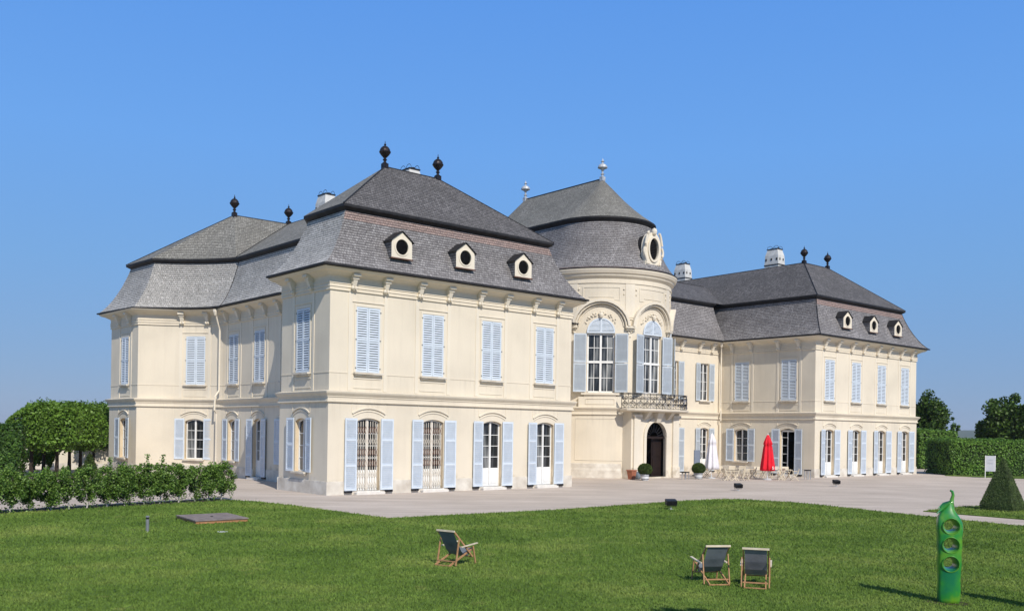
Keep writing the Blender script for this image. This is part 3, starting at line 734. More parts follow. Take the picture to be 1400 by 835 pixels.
# ---------------- centre hall
def circ(Rr, a0=-math.pi/2, a1=math.pi/2, n=60, c=(HC, 10.7)): return [(c[0]-Rr*math.sin(a0+(a1-a0)*i/n), c[1]-Rr*math.cos(a0+(a1-a0)*i/n)) for i in range(n+1)]
def stadium(Rr, n=48): return circ(Rr, n=n)+circ(Rr, math.pi/2, 3*math.pi/2, n, (HC, 19.7))
RU, RL = 5.35, 5.58
w = MB(); rel = MB(); PU = Path(circ(RU)); PL = Path(circ(RL)); halfU = PU.L/2
uo = []
for k in (-1, 0, 1):
    s = halfU+k*PU.L/4; uo.append(dict(c=s, w=2.0, zb=6.1, zt=11.42, rise=.98, depth=.42))
    # tall window: square-headed casement with transom, louvred fanlight, four shutter leaves
    fr = MB(); gl = MB(); y = -.30
    for sx in (-1, 1): fr.box(sx*.93-.07, sx*.93+.07, y, y+.08, 6.1, 10.34)
    fr.box(-1, 1, y, y+.08, 6.1, 6.2); fr.box(-1, 1, y+.002, y+.12, 8.2, 8.36); fr.box(-1, 1, y+.003, y+.1, 10.2, 10.42); fr.box(-.075, .075, y-.002, y+.13, 6.1, 10.3)
    for sx in (-1, 1): fr.box(sx*.47-.02, sx*.47+.02, y+.01, y+.05, 6.15, 10.3)
    for z in (7.15, 9.3): fr.box(-.95, .95, y+.012, y+.05, z-.022, z+.022)
    gl.face([(-.96, y+.02, 6.12), (.96, y+.02, 6.12), (.96, y+.02, 10.35), (-.96, y+.02, 10.35)])
    ob = fr.build('window', M['white'], palace, label='tall arched hall window with louvred fanlight'); place(ob, PU, s); gl.build('pane', M['glass'], ob)
    fl = MB(); n = 16; yy = -.06
    for i in range(n):
        a, b = math.pi*i/n, math.pi*(i+1)/n
        for (r0, r1, y0, y1) in ((.90, 1.0, yy, yy+.07),):
            P4 = [(r0*math.cos(a), r0*math.sin(a)), (r0*math.cos(b), r0*math.sin(b)), (r1*math.cos(b), r1*math.sin(b)), (r1*math.cos(a), r1*math.sin(a))]
            fl.hexa([(p[0], y0, 10.42+p[1]) for p in P4]+[(p[0], y1, 10.42+p[1]) for p in P4])
    fl.box(-.06, .06, yy, yy+.075, 10.42, 11.35); fl.box(-1, 1, yy, yy+.073, 10.34, 10.46)
    z = 10.49
    while z < 11.26:
        hw = math.sqrt(max(0, .92**2-(z+.05-10.42)**2))
        fl.hexa([(-hw, yy+.05, z), (hw, yy+.05, z), (hw, yy+.06, z+.01), (-hw, yy+.06, z+.01), (-hw, yy+.005, z+.075), (hw, yy+.005, z+.075), (hw, yy+.015, z+.085), (-hw, yy+.015, z+.085)]); z += .088
    fl.build('fanlight_shutter', M['louvre'], ob)
    for sx in (-1, 1):
        for z0, hh in ((6.12, 2.06), (8.22, 2.08)):
            shutter(ob, ('h', hh), .92, hh, (), M['louvre_grey'], sx*1.03, z0, .04, R(9)*sx, sx < 0)
    arcband(rel, PU, s, 3.7, 10.85, 1.72, .16, -.02, .40); arcband(rel, PU, s, 3.45, 10.85, 1.58, .10, -.02, .26)
    arcband(rel, PU, s, 3.2, 10.85, 1.42, .06, -.02, .08)
    # carved garland in the lunette
    for i in range(46):
        t = random.uniform(-1, 1); a = t*1.05; rr = 1.28+random.uniform(-.10, .12)+.10*(1-abs(t)); p = PU.at(s+rr*math.sin(a), .05, 10.42+rr*math.cos(a)*.98)
        r = random.uniform(.035, .075)*(1.35-abs(t)*.6); rel.lathe([(0, -r), (r*.8, -r*.5), (r, 0), (r*.7, r*.6), (0, r)], p, 6)
    rel.lathe([(0, -.22), (.12, -.15), (.16, 0), (.12, .14), (0, .2)], PU.at(s, .10, 11.62), 9)
    for sx in ((-1, 1) if k == -1 else (1,)):
        ss = s+sx*PU.L/8
        for q in range(8):
            p = PU.at(ss+random.uniform(-.22, .22), .1, 10.6-random.uniform(0, .5)*(q/7)); r = random.uniform(.05, .10); rel.lathe([(0, -r), (r, -r*.3), (r*.8, r*.5), (0, r)], p, 6)
        pbox(rel, PU, ss-.40, ss+.40, 10.72, 10.86, -.01, .34); pbox(rel, PU, ss-.30, ss+.30, 10.58, 10.72, -.01, .2)
        pbox(rel, PU, ss-.36, ss+.36, 11.5, 13.9, -.01, .035); pbox(rel, PU, ss-.30, ss+.30, 11.35, 11.42, -.01, .07)
        pbox(rel, PU, ss-.16, ss+.16, 6.1, 10.55, -.01, .05)
    # framed panel above the arch
    for (a0, a1, z0, z1) in ((-1.35, 1.35, 13.6, 13.66), (-1.35, -1.29, 12.75, 13.6), (1.29, 1.35, 12.75, 13.6), (-1.35, -.95, 12.7, 12.75), (.95, 1.35, 12.7, 12.75), (-.9, .9, 12.9, 12.95)):
        pbox(rel, PU, s+a0, s+a1, z0, z1, -.01, .035)
    for sx in (-1, 1): rel.lathe([(0, -.1), (.08, 0), (0, .12)], PU.at(s+sx*1.62, .03, 13.5), 6); rel.lathe([(0, -.1), (.06, 0), (0, .1)], PU.at(s+sx*1.62, .03, 13.15), 6)
    if k: # sill and apron
        pbox(rel, PU, s-1.3, s+1.3, 5.92, 6.06, -.01, .34); pbox(rel, PU, s-1.1, s+1.1, 5.80, 5.92, -.01, .24)
        for (a0, a1, z0, z1) in ((-1.0, 1.0, 5.25, 5.29), (-1.0, 1.0, 5.62, 5.66), (-1.0, -.96, 5.29, 5.62), (.96, 1.0, 5.29, 5.62)): pbox(rel, PU, s+a0, s+a1, z0, z1, .13, .26)
        pbox(rel, PU, s-1.5, s+1.5, 5.05, 5.80, -.01, .22)
    sL = s*RL/RU
    if k:  # blind panel on the ground floor
        for (a0, a1, z0, z1) in ((-1.75, 1.75, 4.22, 4.26), (-1.75, 1.75, 1.25, 1.29), (-1.75, -1.71, 1.29, 4.22), (1.71, 1.75, 1.29, 4.22)): pbox(rel, PL, sL+a0, sL+a1, z0, z1, -.01, .03)
wall(w, PU, 5.0, 14.6, uo); wall(w, PL, -.05, 5.0, [dict(c=PL.L/2, w=2.75, zb=-.05, zt=4.35, rise=1.2, depth=.05)])
for Rr, z0, z1 in ((RU, 5.0, 14.6), (RL, -.05, 5.0)):
    for P_ in (Path([(HC+Rr, 19.7), (HC+Rr, 10.7)]), Path([(HC-Rr, 10.7), (HC-Rr, 19.7)]), Path(circ(Rr, math.pi/2, 3*math.pi/2, 48, (HC, 19.7)))): wall(w, P_, z0, z1)
# rough rendered stone footing under the ground floor
sweep(w, stadium(RU), [(0, 13.90), (.06, 13.92), (.06, 14.0), (.03, 14.01), (.03, 14.25), (.10, 14.30), (.22, 14.42), (.26, 14.55), (.36, 14.62), (.40, 14.72), (.44, 14.80), (.46, 14.90), (0, 14.93)], True)
LG = MB()
lg = circ(RL, -math.pi/2, -R(28), 24); lg2 = circ(RL, R(28), math.pi/2, 24)
for g in (lg, lg2): sweep(w, g, LEDGE, False)
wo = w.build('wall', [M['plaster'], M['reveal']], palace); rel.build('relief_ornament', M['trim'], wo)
for g in (circ(RL, -math.pi/2, -R(29), 20), circ(RL, R(29), math.pi/2, 20)):
    pl = MB()
    sweep(pl, g, [(.0, -.1), (.13, -.1), (.12, .55), (.08, .70), (.07, 1.02), (.0, 1.04)], False)
    pl.build('footing', M['stone'], palace)
# portal
PF = 4.93; po = MB(); PP = Path([(HC+2.62, PF), (HC-2.62, PF)])
wall(po, PP, -.05, 4.9, [dict(c=2.62, w=2.3, zb=.1, zt=4.05, rise=1.12, depth=.22)], rmi=0)
po.face([(HC-2.62, PF, 0), (HC-2.62, 6.6, 0), (HC-2.62, 6.6, 4.9), (HC-2.62, PF, 4.9)]); po.face([(HC+2.62, PF, 0), (HC+2.62, 6.6, 0), (HC+2.62, 6.6, 4.9), (HC+2.62, PF, 4.9)])
for sx in (-1, 1):
    a = 2.62+sx*2.12; pbox(po, PP, a-.33, a+.33, .0, 4.38, -.01, .14); pbox(po, PP, a-.42, a+.42, 4.38, 4.55, -.01, .24); pbox(po, PP, a-.38, a+.38, .0, .8, -.01, .20)
    pbox(po, PP, a-.36, a+.36, 4.3, 4.36, -.01, .18)
    b = 2.62+sx*1.22; pbox(po, PP, b-.13, b+.13, .0, 3.0, -.01, .10)
arcband(po, PP, 2.62, 2.2, 2.98, 1.10, .26, -.01, .11)
po.hexa([PP.at(2.62+x, d, z) for x, d, z in ((-.2, 0, 4.0), (.2, 0, 4.0), (.2, .22, 4.0), (-.2, .22, 4.0), (-.34, 0, 4.72), (.34, 0, 4.72), (.34, .55, 4.72), (-.34, .55, 4.72))])
for sx in (-1, 1):
    c = 2.62+sx*1.25; po.hexa([PP.at(c+x, d, z) for x, d, z in ((-.14, 0, 4.25), (.14, 0, 4.25), (.14, .15, 4.25), (-.14, .15, 4.25), (-.2, 0, 4.74), (.2, 0, 4.74), (.2, .62, 4.74), (-.2, .62, 4.74))])
pbox(po, PP, 1.2, 4.04, .0, .10, -.7, .22)
po.build('portal', M['trim'], palace)
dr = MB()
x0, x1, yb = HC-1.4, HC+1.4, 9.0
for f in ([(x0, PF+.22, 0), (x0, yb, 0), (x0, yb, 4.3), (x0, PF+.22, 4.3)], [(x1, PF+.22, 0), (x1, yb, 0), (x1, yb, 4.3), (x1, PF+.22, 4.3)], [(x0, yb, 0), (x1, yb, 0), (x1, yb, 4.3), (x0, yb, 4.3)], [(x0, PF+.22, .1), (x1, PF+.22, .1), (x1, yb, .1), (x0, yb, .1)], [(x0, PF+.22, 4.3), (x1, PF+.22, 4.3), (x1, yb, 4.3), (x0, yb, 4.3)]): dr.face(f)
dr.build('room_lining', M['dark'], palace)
dd = MB(); q0 = PF+.16
dd.box(HC-1.14, HC+1.14, q0, q0+.08, 2.86, 3.02)
for i in range(9):
    a = math.pi*(i+.5)/9; dd.bar((HC+.4*math.cos(a), q0+.04, 3.02+.3*math.sin(a)), (HC+1.06*math.cos(a), q0+.04, 3.02+.92*math.sin(a)), .05, .04, 1)
dd.box(HC+.06, HC+1.14, q0+.30, q0+.37, .1, 2.86)
for z in (.35, 1.6): dd.box(HC+.2, HC+1.0, q0+.27, q0+.31, z, z+1.1)
dd.hexa([(HC-1.14, q0, .1), (HC-1.06, q0, .1), (HC-.90, q0+1.0, .1), (HC-.98, q0+1.0, .1), (HC-1.14, q0, 2.86), (HC-1.06, q0, 2.86), (HC-.90, q0+1.0, 2.86), (HC-.98, q0+1.0, 2.86)])
dd.build('door', [M['brownwood'], M['iron']], palace, label='dark brown entrance door under a spoked fanlight')
# balcony
bl = [(HC+3.3, 5.35), (HC+3.28, 4.75), (HC+2.9, 4.35), (HC+2.2, 4.14), (HC+1.2, 4.04), (HC, 4.0), (HC-1.2, 4.04), (HC-2.2, 4.14), (HC-2.9, 4.35), (HC-3.28, 4.75), (HC-3.3, 5.35)]
bm = MB()
def lay(d, z): return [(p[0], p[1], z) for p in offset(bl, d, False)]
lays = [lay(-.15, 4.74), lay(-.02, 4.78), lay(.04, 4.84), lay(.06, 4.96)]
for a, b in zip(lays, lays[1:]): bm.strip(a, b)
bm.face(lays[-1]); bm.face(lays[0])
bo = bm.build('balcony', M['trim'], palace)
rl = MB(); BP = Path(offset(bl, -.08, False))
for z in (5.02, 5.96, 6.04): rl.tube([BP.at(BP.L*i/60, 0, z) for i in range(61)], .024 if z > 5.1 else .018, 5)
npan = 13; pw = BP.L/npan
for i in range(npan+1): rl.tube([BP.at(pw*i, 0, 4.96), BP.at(pw*i, 0, 6.02)], .022, 5)
for i in range(npan):
    c = pw*(i+.5)
    for sx in (-1, 1):
        for zc, dr_ in ((5.27, 1), (5.72, -1)):
            pts = []
            for k in range(20):
                t = k/19; a = t*4.6*math.pi/2*1.4; r = .15*(1-t*.78); pts.append(BP.at(c+sx*(.135-.0)-sx*r*math.cos(a), 0, zc+dr_*r*math.sin(a)))
            rl.tube(pts, .023, 4)
    rl.tube([BP.at(c+.06*math.sin(t*2*math.pi), .0, 5.05+.88*t) for t in [j/10 for j in range(11)]], .018, 4)
    for sx in (-1, 1): rl.tube([BP.at(c+sx*(.02+.22*math.sin(math.pi*t)), .02, 5.04+.45*t) for t in [j/8 for j in range(9)]], .014, 4)
    rl.lathe([(0, -.07), (.06, 0), (0, .07)], BP.at(c, .0, 5.5), 6)
rl.build('railing', M['rail_iron'], bo)
# hall roof
rf = MB(); EO, TO, LP = 5.78, 3.93, 4.15; zE, zT = 14.95, 18.65; nst = 48
def uvq(a, b):
    pass
rg = []
for s_, h_ in PROF: rg.append((EO+(TO-EO)*s_, zE+(zT-zE)*h_))
st0 = stadium(5.0, nst); cum = [0]
for a, b in zip(st0, st0[1:]+st0[:1]): cum.append(cum[-1]+math.hypot(b[0]-a[0], b[1]-a[1]))
def rstrip(ra, za, rb, zb, mi, k=1.35):
    A, B = stadium(ra, nst), stadium(rb, nst); n = len(A)
    for i in range(n):
        j = (i+1) % n; rf.face([(*A[i], za), (*A[j], za), (*B[j], zb), (*B[i], zb)], mi, [(cum[i], za*k), (cum[i+1], za*k), (cum[i+1], zb*k), (cum[i], zb*k)])
for (ra, za), (rb, zb) in zip(rg, rg[1:]): rstrip(ra, za, rb, zb, 0)
rstrip(EO+.03, zE-.03, EO+.03, zE+.06, 2); rstrip(EO+.03, zE+.06, EO-.08, zE+.10, 3); rstrip(EO+.03, zE-.03, EO-.5, zE-.03, 2)
rstrip(LP, 19.0, LP, 18.88, 2); rstrip(LP, 18.88, LP-.25, 18.63, 2)
rp_ = [(LP, 19.0), (LP*.80, 19.58), (LP*.62, 20.18), (LP*.42, 20.95), (LP*.22, 21.82), (.02, 22.75)]
for (ra, za), (rb, zb) in zip(rp_, rp_[1:]): rstrip(ra, za, rb, zb, 1, 1.5)
rf.tube([(HC, 10.7, 22.78), (HC, 19.7, 22.78)], .06, 5, 2)
ro = rf.build('roof', [M['roof_low'], M['roof_warm'], M['lead'], M['copper']], palace, uv=1.35)
for v in (10.7, 19.7):
    f = finial('pale'); f.parent = ro; f.location = (HC, v, 22.75)
# oval dormer with a cream baroque surround
mb = MB(); n = 40; yf = 10.7-5.28; cz = 16.62
def sur(t):
    a = 2*math.pi*t; x, z = math.sin(a), -math.cos(a)
    r = 1.0
    X = .84*x; Z = 1.25*z
    if z < -.2: X = .84*math.copysign(min(1, abs(x)*1.35+.12), x) if abs(x) > 1e-6 else 0; Z = -1.45*min(1, (-z)**.8*1.08) if z < -.3 else Z
    return X, Z
for i in range(n):
    j = (i+1) % n
    pi_, pj = sur(i/n), sur(j/n); a, b = 2*math.pi*i/n, 2*math.pi*j/n
    oi, oj = (.50*math.sin(a), -.80*math.cos(a)), (.50*math.sin(b), -.80*math.cos(b)); mi_, mj = (.64*math.sin(a), -.94*math.cos(a)), (.64*math.sin(b), -.94*math.cos(b))
    mb.face([(pi_[0], yf, cz+pi_[1]), (pj[0], yf, cz+pj[1]), (mj[0], yf, cz+mj[1]), (mi_[0], yf, cz+mi_[1])])
    mb.face([(mi_[0], yf, cz+mi_[1]), (mj[0], yf, cz+mj[1]), (mj[0], yf-.10, cz+mj[1]), (mi_[0], yf-.10, cz+mi_[1])])
    mb.face([(mi_[0], yf-.10, cz+mi_[1]), (mj[0], yf-.10, cz+mj[1]), (oj[0], yf-.10, cz+oj[1]), (oi[0], yf-.10, cz+oi[1])])
    mb.face([(oi[0], yf-.10, cz+oi[1]), (oj[0], yf-.10, cz+oj[1]), (oj[0], yf+.15, cz+oj[1]), (oi[0], yf+.15, cz+oi[1])])
    mb.face([(pi_[0], yf, cz+pi_[1]), (pj[0], yf, cz+pj[1]), (pj[0], yf+.45, cz+pj[1]), (pi_[0], yf+.45, cz+pi_[1])])
    mb.face([(pi_[0]*.93, yf+.4, cz+pi_[1]*.93), (pj[0]*.93, yf+.4, cz+pj[1]*.93), (pj[0]*.9, yf+2.2, cz+pj[1]*.8), (pi_[0]*.9, yf+2.2, cz+pi_[1]*.8)], 2)
mb.box(-.55, .55, yf+.14, yf+.16, cz-.85, cz+.85, 1)
for k in range(14):
    z = cz-.78+k*.118; hw = .49*math.sqrt(max(0, 1-((z-cz)/.80)**2)); mb.box(-hw, hw, yf+.02, yf+.10, z, z+.02, 3)
mb.lathe([(0, -.26), (.17, -.18), (.21, 0), (.17, .18), (0, .28)], (0, yf-.06, cz+1.28), 9)
for sx in (-1, 1):
    mb.tube([(sx*(.55+.35*t), yf-.04, cz+1.2-.9*t*t) for t in [j/8 for j in range(9)]], .09, 7)
    mb.tube([(sx*(.86+.16*math.sin(t*5)), yf-.02, cz+.2-1.3*t) for t in [j/8 for j in range(9)]], .10, 7)
    mb.lathe([(0, -.07), (.07, 0), (0, .07)], (sx*.5, yf-.03, cz-1.08), 6)
mb.box(-.95, .95, yf-.06, yf+.3, cz-1.52, cz-1.38)
o = mb.build('dormer', [M['trim'], M['dark'], M['lead'], M['slat_dark']], ro, label='large oval dormer with carved cream surround', uv=1.35); o.location = (HC, 0, 0)
# downpipes
def pipe(pts, w=.065):
    m = MB(); m.tube(pts, w, 8); m.lathe([(.07, -.28), (.16, -.05), (.17, .1), (.10, .12)], pts[0], 8)
    return m.build('downpipe', M['trim'], palace)
x, y = 42.4-.30, 9.0-.30
pipe([(x-.25, y-.2, 10.8), (x-.12, y-.1, 10.3), (x, y, 9.7), (x, y, 5.4), (x-.1, y-.1, 5.2), (x-.12, y-.12, 4.4), (x, y, 4.2), (x, y, .1)])
x, y = 3.0-.28, 19.2
pipe([(x-.35, y-.1, 10.75), (x-.2, y, 10.3), (x+.05, y+.1, 9.6), (x+.05, y+.1, 5.6), (x-.25, y, 5.2), (x-.28, y, 4.3), (x-.1, y+.1, 4.1), (x-.1, y+.1, .1)])

# ------------------------------------------------------------------ GROUND
M['field'] = noise_mat('meadow', (.055, .085, .025), (.11, .12, .045), .02, .95)
def gravel_mat():
    m, nt, b = new_mat('fine gravel')
    tc = N(nt, 'ShaderNodeTexCoord'); P = tc.outputs['Object']
    a = N(nt, 'ShaderNodeTexNoise', Scale=.25, Detail=6.0, Roughness=.6); L(nt, P, a.inputs['Vector'])
    r = ramp(nt, a.outputs['Fac'], [(.3, (.450, .388, .335)), (.7, (.560, .488, .428))])
    mpg = N(nt, 'ShaderNodeMapping'); mpg.inputs['Rotation'].default_value = (0, 0, -.7); mpg.inputs['Scale'].default_value = (.12, 1.4, 1); L(nt, P, mpg.inputs[0])
    tr = N(nt, 'ShaderNodeTexNoise', Scale=1.0, Detail=5.0); L(nt, mpg.outputs[0], tr.inputs['Vector'])
    rt = ramp(nt, tr.outputs['Fac'], [(.35, (.90, .89, .88)), (.65, (1.08, 1.08, 1.08))])
    mt = N(nt, 'ShaderNodeMix', data_type='RGBA', blend_type='MULTIPLY'); mt.inputs[0].default_value = 1; L(nt, r.outputs['Color'], mt.inputs[6]); L(nt, rt.outputs['Color'], mt.inputs[7])
    c = N(nt, 'ShaderNodeTexNoise', Scale=22.0, Detail=7.0, Roughness=.85); L(nt, P, c.inputs['Vector'])
    r2 = ramp(nt, c.outputs['Fac'], [(.3, (.66, .66, .66)), (.7, (1.30, 1.30, 1.30))])
    mx = N(nt, 'ShaderNodeMix', data_type='RGBA', blend_type='MULTIPLY'); mx.inputs[0].default_value = 1
    L(nt, mt.outputs[2], mx.inputs[6]); L(nt, r2.outputs['Color'], mx.inputs[7]); L(nt, mx.outputs[2], b.inputs['Base Color'])
    b.inputs['Roughness'].default_value = .95; b.inputs['Specular IOR Level'].default_value = .1
    bp = N(nt, 'ShaderNodeBump', Strength=.4, Distance=.01); L(nt, c.outputs['Fac'], bp.inputs['Height']); L(nt, bp.outputs['Normal'], b.inputs['Normal'])
    return m
M['gravel'] = gravel_mat()
def lawn_mat(name, k=1.0):
    m, nt, b = new_mat(name)
    g = N(nt, 'ShaderNodeNewGeometry'); P = g.outputs['Position']
    a = N(nt, 'ShaderNodeTexNoise', Scale=.30, Detail=8.0, Roughness=.68); L(nt, P, a.inputs['Vector'])
    r = ramp(nt, a.outputs['Fac'], [(.32, (.062*k, .110*k, .018*k)), (.5, (.096*k, .154*k, .028*k)), (.70, (.168*k, .212*k, .050*k))])
    n2 = N(nt, 'ShaderNodeTexNoise', Scale=1.3, Detail=5.0, Roughness=.7); L(nt, P, n2.inputs['Vector'])
    ry = ramp(nt, n2.outputs['Fac'], [(.60, (0, 0, 0)), (.80, (.55, .55, .55))])
    mx = N(nt, 'ShaderNodeMix', data_type='RGBA'); L(nt, ry.outputs['Color'], mx.inputs[0]); L(nt, r.outputs['Color'], mx.inputs[6]); mx.inputs[7].default_value = (.29*k, .27*k, .10*k, 1)
    n3 = N(nt, 'ShaderNodeTexNoise', Scale=9.0, Detail=5.0, Roughness=.8); L(nt, P, n3.inputs['Vector'])
    r3 = ramp(nt, n3.outputs['Fac'], [(.3, (.62, .62, .62)), (.7, (1.35, 1.35, 1.35))])
    ml = N(nt, 'ShaderNodeMix', data_type='RGBA', blend_type='MULTIPLY'); ml.inputs[0].default_value = 1
    L(nt, mx.outputs[2], ml.inputs[6]); L(nt, r3.outputs['Color'], ml.inputs[7]); L(nt, ml.outputs[2], b.inputs['Base Color'])
    b.inputs['Roughness'].default_value = .9; b.inputs['Specular IOR Level'].default_value = .15
    return m
M['lawn'] = lawn_mat('lawn'); M['blade'] = lawn_mat('grass blades', 1.35)
M['soil'] = noise_mat('dark soil', (.030, .022, .015), (.07, .052, .036), 3, .95, .5)

def sheet(name, pts, z, mat):
    mb = MB(); mb.face([(p[0], p[1], z) for p in pts]); return struct(mb.build(name, mat))
mb = MB(); mb.face([(-4500, -300, -.02), (4500, -300, -.02), (4500, 5500, -.02), (-4500, 5500, -.02)]); struct(mb.build('ground', M['field']))
sheet('forecourt', [(-60, -20), (75, -20), (75, 92), (40, 110), (-30, 125), (-70, 95)], 0.0, M['gravel'])
lawn_px = [(-60, 707), (0, 703), (315, 684.5), (345, 685.5), (400, 691.5), (530, 709), (640, 703.5), (760, 697.5), (860, 690.5), (930, 685.5), (985, 682.8), (1010, 682.8), (1090, 687.5), (1240, 703.5), (1400, 720), (1600, 744)]
lawn_pts = [G(*p) for p in lawn_px]+[(40, -15), (-45, -15), (-45, 30)]
def poly_mesh(name, pts, z, mat, h=.03):
    import bmesh
    bm_ = bmesh.new(); vs = [bm_.verts.new((p[0], p[1], z)) for p in pts]; f = bm_.faces.new(vs)
    lo_ = [bm_.verts.new((p[0], p[1], z-h)) for p in pts]; n = len(pts)
    for i in range(n): bm_.faces.new([vs[i], vs[(i+1) % n], lo_[(i+1) % n], lo_[i]])
    bmesh.ops.triangulate(bm_, faces=[f]); bmesh.ops.recalc_face_normals(bm_, faces=bm_.faces[:])
    me = bpy.data.meshes.new(name); bm_.to_mesh(me); bm_.free(); me.materials.append(mat); o = bpy.data.objects.new(name, me); col.objects.link(o); return struct(o)
poly_mesh('lawn', lawn_pts, .035, M['lawn'])
patch = [G(*p) for p in ((1262, 699), (1314, 693.3), (1460, 688), (1560, 730), (1400, 710.3))]
poly_mesh('lawn_patch', patch, .035, M['lawn'])
strip_pts = [(37.0, 80.2), (41, 76.9), (47, 74.0), (75, 72), (75, 81.4), (37.4, 81.4)]
poly_mesh('grass_verge', strip_pts, .035, M['lawn'])
a0, a1 = Vector(G(-60, 706)), Vector(G(318, 684.2)); dn = (a1-a0).normalized(); nn = Vector((-dn.y, dn.x))
sheet('planting_bed', [a0-nn*.1, a1-nn*.1, a1+nn*1.1, a0+nn*1.1], .045, M['soil'])

# grass blades
def inside(px, py, poly):
    x = np.array([p[0] for p in poly]); y = np.array([p[1] for p in poly]); res = np.zeros(len(px), bool); j = len(poly)-1
    for i in range(len(poly)):
        c = ((y[i] > py) != (y[j] > py)) & (px < (x[j]-x[i])*(py-y[i])/(y[j]-y[i]+1e-12)+x[i]); res ^= c; j = i
    return res
def np_mesh(name, V, Fc, mat, k, parent=None):
    me = bpy.data.meshes.new(name); me.vertices.add(len(V)); me.vertices.foreach_set('co', V.astype(np.float32).ravel())
    nf = len(Fc); me.loops.add(nf*k); me.loops.foreach_set('vertex_index', Fc.astype(np.int32).ravel())
    me.polygons.add(nf); me.polygons.foreach_set('loop_start', np.arange(0, nf*k, k, dtype=np.int32)); me.polygons.foreach_set('loop_total', np.full(nf, k, dtype=np.int32))
    me.update(calc_edges=True); me.materials.append(mat); o = bpy.data.objects.new(name, me); col.objects.link(o)
    if parent: o.parent = parent
    return o
NB = 420000
D = 14.5*np.exp(rng.random(NB)*math.log(47/14.5)); ax = (rng.random(NB)*2-1)*.60; X = ax*D; k = inside(X, D, lawn_pts) | inside(X, D, patch); X, D = X[k], D[k]; n = len(X)
sz = (.016+.0011*D)*(.6+.8*rng.random(n)); th = rng.random(n)*2*math.pi; wd = (.0022+.00026*D)*(1+rng.random(n)); ln = rng.normal(0, .6, (n, 2))
V = np.zeros((n, 3, 3)); V[:, 0, 0] = X-np.cos(th)*wd; V[:, 0, 1] = D-np.sin(th)*wd; V[:, 1, 0] = X+np.cos(th)*wd; V[:, 1, 1] = D+np.sin(th)*wd
V[:, :2, 2] = .03; V[:, 2, 0] = X+ln[:, 0]*sz; V[:, 2, 1] = D+ln[:, 1]*sz; V[:, 2, 2] = .035+sz
g = np_mesh('grass', V.reshape(-1, 3), np.arange(n*3).reshape(-1, 3), M['blade'], 3); g['kind'] = 'stuff'; g['label'] = 'short mown green grass covering the lawn'; g['category'] = 'grass'

# ------------------------------------------------------------------ FOLIAGE
def leaves(name, C, size, mat, parent=None, flat=0.0, Nrm=None):
    n = len(C); a = rng.normal(size=(n, 3)); a /= np.linalg.norm(a, axis=1)[:, None]
    if Nrm is not None: a = a*(1-flat)+Nrm*flat; a /= np.linalg.norm(a, axis=1)[:, None]
    b = rng.normal(size=(n, 3)); u = np.cross(a, b); u /= np.linalg.norm(u, axis=1)[:, None]; w_ = np.cross(a, u)
    s = (size*(.6+.8*rng.random(n)))[:, None]; V = np.stack([C-u*s*.5, C-w_*s*.32+a*s*.08, C+u*s*.5, C+w_*s*.32+a*s*.08], 1)
    return np_mesh(name, V.reshape(-1, 3), np.arange(n*4).reshape(-1, 4), mat, 4, parent)
M['leaf_lime'] = leaf_mat('lime tree leaves', [(.055, .115, .014), (.100, .195, .024), (.17, .295, .045)], .2, .5)
M['leaf_hedge'] = leaf_mat('hedge leaves', [(.055, .125, .018), (.105, .215, .030), (.17, .30, .05)], .2, .5)
M['leaf_hedge_dark'] = leaf_mat('dark hedge leaves', [(.020, .055, .010), (.042, .10, .014), (.08, .16, .024)], .15, .5)
M['leaf_shrub'] = leaf_mat('young shrub leaves', [(.045, .095, .016), (.080, .165, .026), (.14, .245, .045), (.22, .34, .08)], .2, .45, 1.5)
M['leaf_tree'] = leaf_mat('tree leaves', [(.025, .055, .010), (.055, .110, .016), (.10, .175, .028)], .2, .5, .5)
M['leaf_box'] = leaf_mat('box leaves', [(.025, .055, .010), (.055, .095, .016), (.10, .14, .028)], .1, .5)
M['leaf_yew'] = leaf_mat('yew needles', [(.030, .050, .014), (.055, .088, .022), (.085, .125, .032)], .05, .6, 3.0)
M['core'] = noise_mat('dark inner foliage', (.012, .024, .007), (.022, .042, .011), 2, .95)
M['bark'] = noise_mat('dark bark', (.022, .017, .013), (.05, .04, .03), 6, .95, .6)
M['limed'] = noise_mat('whitewashed bark', (.45, .43, .38), (.66, .64, .58), 8, .9, .4)
M['bark_grey'] = noise_mat('grey brown bark', (.10, .085, .065), (.17, .145, .11), 8, .9, .4)

def box_surface(n, x0, x1, y0, y1, z0, z1, jit, sides='xyz'):
    ax_ = [(x1-x0)*(z1-z0)]*2+[(y1-y0)*(z1-z0)]*2+[(x1-x0)*(y1-y0)]; p = np.array(ax_)/sum(ax_); f = rng.choice(5, n, p=p)
    r1, r2 = rng.random(n), rng.random(n); C = np.zeros((n, 3)); Nn = np.zeros((n, 3))
    for i, (a, b, c, nv) in enumerate(((None, y0, None, (0, -1, 0)), (None, y1, None, (0, 1, 0)), (x0, None, None, (-1, 0, 0)), (x1, None, None, (1, 0, 0)), (None, None, z1, (0, 0, 1)))):
        k = f == i; C[k, 0] = a if a is not None else x0+(x1-x0)*r1[k]
        C[k, 1] = b if b is not None else (y0+(y1-y0)*(r1[k] if a is not None else r2[k]))
        C[k, 2] = c if c is not None else z0+(z1-z0)*r2[k]; Nn[k] = nv
    C += Nn*rng.normal(0, jit, n)[:, None]+rng.normal(0, jit*.3, (n, 3)); return C, Nn
